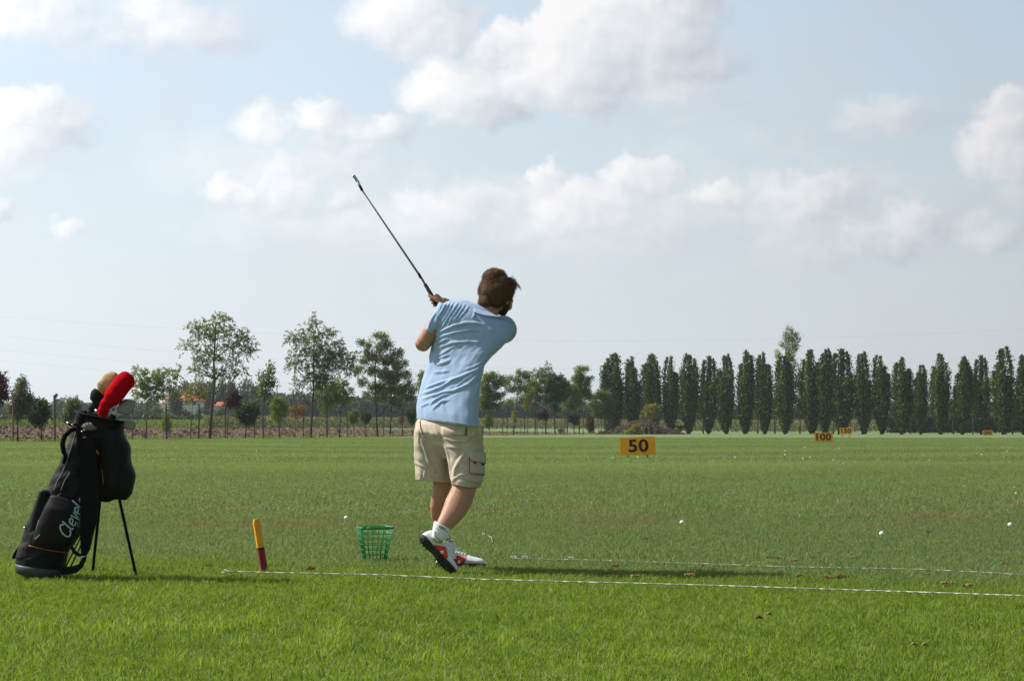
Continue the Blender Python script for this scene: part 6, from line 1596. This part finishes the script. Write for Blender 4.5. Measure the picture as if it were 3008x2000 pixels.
# ------------------------------------------------------------------ ropes
ROPE = mat('white_rope', (0.50, 0.49, 0.42), .9, .1, var=.3, vscale=60, bump=.8, bscale=160, bdist=.004)
def rope(pts, r_, z=.028, jit=.003):
    xs_ = [p_[0] for p_ in pts]; P_ = []
    for x_ in np.arange(xs_[0], xs_[-1], 9.0):
        y_ = float(np.interp(x_, xs_, [p_[1] for p_ in pts])); zz = z + random.uniform(-jit, jit)
        P_.append(G(x_, y_, zz))
    mb = MB(); V = []; n_ = 6
    mb.tube(P_, [r_ * (1 + .14 * math.sin(i * 2.2)) for i in range(len(P_))], n=n_)
    return mb
mb = rope([(652, 1680), (700, 1678), (760, 1680), (850, 1682), (950, 1684), (1100, 1687), (1200, 1691), (1400, 1700), (1600, 1706), (1900, 1713), (2200, 1722), (2500, 1732), (2750, 1740), (3008, 1749), (3400, 1764)], .0032, .032)
tag(mb.build('rope', ROPE), 'thick white rope lying across the whole tee line in front of the golfer', 'rope')
mb = rope([(1504, 1638), (1545, 1640), (1620, 1642), (1690, 1642), (1850, 1648), (2050, 1654), (2330, 1664), (2600, 1669), (2700, 1671), (2850, 1678), (3008, 1687), (3300, 1700)], .0022, .018, .004)
tr_ = mb.build('rope', ROPE); tag(tr_, 'thin knotted white cord lying in the mown grass right of the golfer', 'rope')
for x_, y_ in ((1508, 1637), (1542, 1637), (1677, 1640)):
    mb = MB(); c_ = G(x_, y_, .03)
    mb.tube([c_ + Vector((.016 * math.cos(t), .010 * math.sin(t), .010 * math.sin(2 * t))) for t in np.linspace(0, 8.5, 16)], .0034, n=6); mb.build('knot', ROPE, tr_)
mb = MB(); mb.tube([G(x_, y_, .03 + random.uniform(-.004, .008)) for x_, y_ in ((1417, 1572), (1419, 1563), (1424, 1568), (1421, 1572), (1428, 1572), (1438, 1574), (1444, 1578), (1446, 1592))], .0018, n=6)
tag(mb.build('string', ROPE), 'short frayed scrap of white string in the grass right of his feet', 'string')
# white tape loop tied to the left end of the thick rope
mb = MB(); mb.tube([G(655, 1676, .045), G(660, 1673, .05), G(672, 1677, .045), G(700, 1679, .04)], .004, n=6); tag(mb.build('rope_end', ROPE), 'looped loose end of white rope left of the marker stake', 'rope')

# ------------------------------------------------------------------ balls
BALL = mat('golf_ball_white', (0.80, 0.80, 0.79), .35, .45, bump=.25, bscale=260, bdist=.001)
mb = MB(); mb.ellipsoid((0, 0, 0), (.0205,) * 3, None, 24, 14); ball_me = mb.mesh('golf_ball'); ball_me.materials.append(BALL)
big = [(2003.5, 1535, 'golf ball below the 50 sign, alone in the brownish turf'), (2590.5, 1568, 'nearest golf ball, right of centre in the mown grass'), (2967.5, 1542, 'golf ball near the right edge in the brownish turf'), (1017, 1522, 'golf ball above the green basket'),
       (2985, 1451, 'golf ball at the right edge, lower of a close pair'), (2979.5, 1433.5, 'golf ball at the right edge, upper of a close pair'), (2831, 1429, 'golf ball left of the pair at the right edge'), (2797.5, 1408, 'golf ball beyond the lone one near the right pair'), (2990, 1402, 'golf ball next to the right edge, farther than the pair'), (3006, 1395, 'golf ball cut by the right edge of the photo'),
       (2594.5, 1386, 'leftmost golf ball of the loose three below the 150 sign'), (2637.5, 1398, 'middle golf ball of the loose three below the 150 sign'), (2663.5, 1398, 'rightmost golf ball of the loose three below the 150 sign'), (2321, 1420.5, 'single golf ball in the bright grass below the 100 sign'), (605, 1378.5, 'golf ball far out between bag and stake'),
       (1691.5, 1403.5, 'golf ball left below the 50 sign'), (2045, 1402.5, 'golf ball right below the 50 sign'), (2206.5, 1355, 'golf ball right of the 50 sign on the far grass')]
small = [(1801, 1345.5), (1873.5, 1343), (1952, 1379), (1986.5, 1375.5), (2096, 1385), (2085, 1355), (2159, 1343), (2476.5, 1362), (2448, 1351.5), (2359, 1347), (2380, 1343.5), (2306, 1335), (2306, 1324.5), (2364, 1314.5), (2465, 1317), (2551, 1309), (2612, 1300.5), (2868.5, 1319.5), (2883.5, 1335), (2959, 1325.5), (2978, 1304.5), (2884, 1370.5), (2965, 1373.5), (2730, 1354), (2902, 1294.5), (2971, 1297), (1133, 1300.5), (1203.5, 1303.5), (753, 1326)]
for x_, y_, lab in big:
    g_ = G(x_, y_, .018); o = bpy.data.objects.new('golf_ball', ball_me); o.location = g_ + Vector((0, 0, .002)); COL.objects.link(o); tag(o, 'white ' + lab, 'golf ball', 'range balls lying on the grass')
ordn = ['leftmost', 'second from the left', 'third from the left', 'fourth from the left', 'fifth from the left', 'sixth from the left', 'seventh from the left', 'eighth from the left', 'ninth from the left', 'tenth from the left', 'eleventh from the left', 'twelfth from the left']
zones = [(0, 1400, 'on the far grass left of the golfer'), (1400, 2040, 'near the 50 sign'), (2040, 2400, 'between the 50 and 100 signs'), (2400, 2800, 'right of the 100 sign'), (2800, 3008, 'below the 200 sign')]
for za, zb, zn_ in zones:
    for k_, (x_, y_) in enumerate(sorted(p_ for p_ in small if za <= p_[0] < zb and p_[0] != 2884)):
        g_ = G(x_, y_, .018); o = bpy.data.objects.new('golf_ball', ball_me); o.location = g_ + Vector((0, 0, .006)); COL.objects.link(o)
        tag(o, 'tiny ball, %s among specks %s' % (ordn[k_], zn_), 'golf ball', 'far range balls seen as white specks')
# ------------------------------------------------------------------ divots and leaves
DIV = mat('divot_soil', (0.22, 0.092, 0.040), .95, .1, var=.5, vscale=40, bump=.8, bscale=60, bdist=.01, col2=(.16, .14, .04), c2scale=30)
DIVD = mat('divot_soil_dark', (0.10, 0.040, 0.022), .95, .1, var=.5, vscale=40)
DIVP = mat('dead_turf', (0.26, 0.175, 0.085), .95, .1, var=.4, vscale=40)
dv_ = [(2474, 1693, .075, 0, 'largest clump of red brown soil torn from the turf at the right'), (2427, 1695, .05, 0, 'soil crumbs left of the largest torn clump'), (2344, 1690, .04, 0, 'small brown clump by the tip of the golfer\'s shadow'), (2283, 1638, .035, 0, 'right one of two rusty clumps right of the golfer\'s shadow'), (2261, 1637, .035, 0, 'left one of two rusty clumps beyond the shadow'),
 (2332, 1646, .045, 2, 'greenish brown clump beyond the shadow tip'), (2387, 1636, .03, 0, 'little brown clump midway to the two small crumbs'), (2513, 1638, .035, 0, 'lower of the two small crumbs above the largest clump'), (2503, 1626, .022, 0, 'upper of the two small crumbs above the largest clump'), (2722, 1686, .032, 0, 'brown clump just below the thin cord at the right'),
 (2779, 1711, .05, 2, 'pale patch of dead turf by the thick rope, left one'), (2845, 1719, .06, 2, 'pale patch of dead turf by the thick rope, right one'), (2952, 1654, .04, 0, 'brown clump near the right edge above the thin cord'), (2727, 1562, .04, 1, 'dark red brown clump right of the nearest ball'), (2357, 1534, .03, 0, 'faint rusty clump left of the nearest ball'),
 (1896, 1582, .036, 1, 'dark clump in the turf below the lone ball'), (1872, 1570, .026, 0, 'tan clump just left above the dark clump'), (910, 1668, .055, 0, 'flat brown clod behind the rope right of the stake'), (612, 1659, .035, 0, 'small tan clod left of the marker stake'), (449, 1393, .09, 1, 'dark brown clump far out between bag and stake'),
 (1889, 1373, .11, 2, 'tan clump left below the 50 sign'), (1909, 1402, .09, 0, 'brown tuft below the 50 sign'), (2012, 1376, .08, 2, 'tan leaf like speck beside two far balls'), (1808, 1661, .045, 0, 'rusty clod just below the thin cord'), (1865, 1691, .05, 2, 'scuffed tan turf at the middle of the shadow'), (2028, 1688, .055, 2, 'upright dead tuft in the golfer\'s shadow'), (1790, 1690, .03, 0, 'small scuffed clod in the shadow')]
for i, (x_, y_, s_, k_, lab) in enumerate(dv_):
    c_ = G(x_, y_, .024); mb = MB(); s_ *= .66
    for j in range(16):
        r_ = s_ * random.uniform(.10, .34); o_ = Vector((random.gauss(0, s_ * .45), random.gauss(0, s_ * .35), random.uniform(-.1, .18) * s_))
        k0 = len(mb.V); mb.ellipsoid(c_ + o_, (r_, r_ * .8, r_ * .6), Matrix.Rotation(random.random() * 3, 3, 'Z'), 7, 5)
        mb.V[k0:] = [tuple(Vector(v) + Vector(rng.normal(size=3)) * r_ * .13) for v in mb.V[k0:]]
    tag(mb.build('divot', (DIV, DIVD, DIVP)[k_], None, False), lab, 'divot', 'clumps of soil torn out of the turf')
def dead_leaf(x_, y_, s_, m, lab):
    c_ = G(x_, y_, .045); V = []; F = []; n_ = 7
    for i in range(n_):
        t = i / (n_ - 1); w_ = s_ * .42 * math.sin(math.pi * (.08 + .84 * t)) * (1 + .25 * (i % 2))
        for k in (-1, 0, 1): V.append(c_ + Vector(((t - .5) * s_, k * w_ * .6, abs(k) * w_ * .7 + .2 * s_ * math.sin(t * 3))))
    for i in range(n_ - 1):
        for k in range(2): a_ = i * 3 + k; F.append((a_, a_ + 3, a_ + 4, a_ + 1))
    o = link('leaf', mesh('leaf', V, F), m); so2 = o.modifiers.new('s', 'SOLIDIFY'); so2.thickness = .0008; tag(o, lab, 'leaf', 'fallen leaves on the near grass')
dead_leaf(2230, 1818, .030, DIVD, 'curled dark brown leaf on the near grass')
dead_leaf(2259, 1808, .03, DIVP, 'curled tan leaf right of the dark one'); dead_leaf(2684, 1897, .026, DIVP, 'left tan leaf of a pair on the near grass at right'); dead_leaf(2716, 1898, .026, DIVP, 'right tan leaf of a pair on the near grass')

# ------------------------------------------------------------------ distance signs
SIGN = mat('ochre_sign_paint', (0.84, 0.37, 0.010), .6, .3, var=.12, vscale=5); BLKP = mat('black_paint', (0.012, 0.012, 0.012), .6, .3); IRON_ = mat('sign_leg_iron', (0.06, 0.055, 0.05), .7, .3)
def text_mesh(s, h, wd, off):
    cu = bpy.data.curves.new('txt', 'FONT'); cu.body = s; cu.offset = off; cu.extrude = .006; cu.align_x = 'CENTER'; cu.size = 1; cu.space_character = 1.06
    o = bpy.data.objects.new('txt', cu); COL.objects.link(o); dg = bpy.context.evaluated_depsgraph_get()
    me = bpy.data.meshes.new_from_object(o.evaluated_get(dg)); bpy.data.objects.remove(o)
    V = get_v(me); mn, mx = V.min(0), V.max(0); V[:, 0] = (V[:, 0] - (mn[0] + mx[0]) / 2) * wd / (mx[0] - mn[0]); V[:, 1] = (V[:, 1] - (mn[1] + mx[1]) / 2) * h / (mx[1] - mn[1])
    V[:, 2] = V[:, 2]
    set_v(me, np.stack([V[:, 0], -V[:, 2], V[:, 1]], 1)); me.name = 'number'; return me
for s, cx_, cy_, d, tilt, wn_, lab in (('50', 1873, 1309.5, 50.0, .035, .56, 'nearest and largest yellow distance sign, reading 50'), ('100', 2419.2, 1283.5, 95.8, .0, .80, 'yellow distance sign reading 100'), ('150', 2485.2, 1265.2, 142, .01, .78, 'yellow distance sign reading 150, in front of a poplar'), ('200', 2901, 1270.8, 182, .01, .80, 'smallest and farthest yellow distance sign, reading 200')):
    c_ = W(cx_, cy_, d); root = empty('distance_sign', Vector((c_.x, c_.y, 0))); tag(root, lab, 'sign', 'distance signs on the range')
    Rm = Matrix.Rotation(-tilt, 3, 'Y')
    mb = MB(); mb.box(c_, (1.0, .03, .50), Rm); mb.build('plate', SIGN, root, False)
    me = text_mesh(s, .36, wn_, .022); me.transform(Matrix.Translation(c_ + Vector((.02 if s == '50' else 0, -.018, .01))) @ Rm.to_4x4()); link('number', me, BLKP, root)
    for sx_ in (-.27, .27):
        mb = MB(); b_ = c_ + Rm @ Vector((sx_, .02, -.2)); mb.tube([b_, Vector((b_.x, b_.y, -.05))], .018, n=6); mb.build('leg', IRON_, root)

# ------------------------------------------------------------------ haze
HZ = bpy.data.materials.new('haze_air'); HZ.use_nodes = True; HZ.node_tree.nodes.clear()
nt = NT(HZ.node_tree); pv = nt.node('ShaderNodeVolumePrincipled'); pv.inputs['Color'].default_value = (0.80, 0.88, 1.0, 1); pv.inputs['Density'].default_value = 0.00017; pv.inputs['Anisotropy'].default_value = 0.2
ho = nt.node('ShaderNodeOutputMaterial'); nt.l.new(pv.outputs[0], ho.inputs['Volume'])
mb = MB(); mb.box((0, 4400, 14.5), (9000, 9400, 33)); o = mb.build('haze', HZ, None, False); o['kind'] = 'stuff'; o['label'] = 'thin pale haze over the fields'
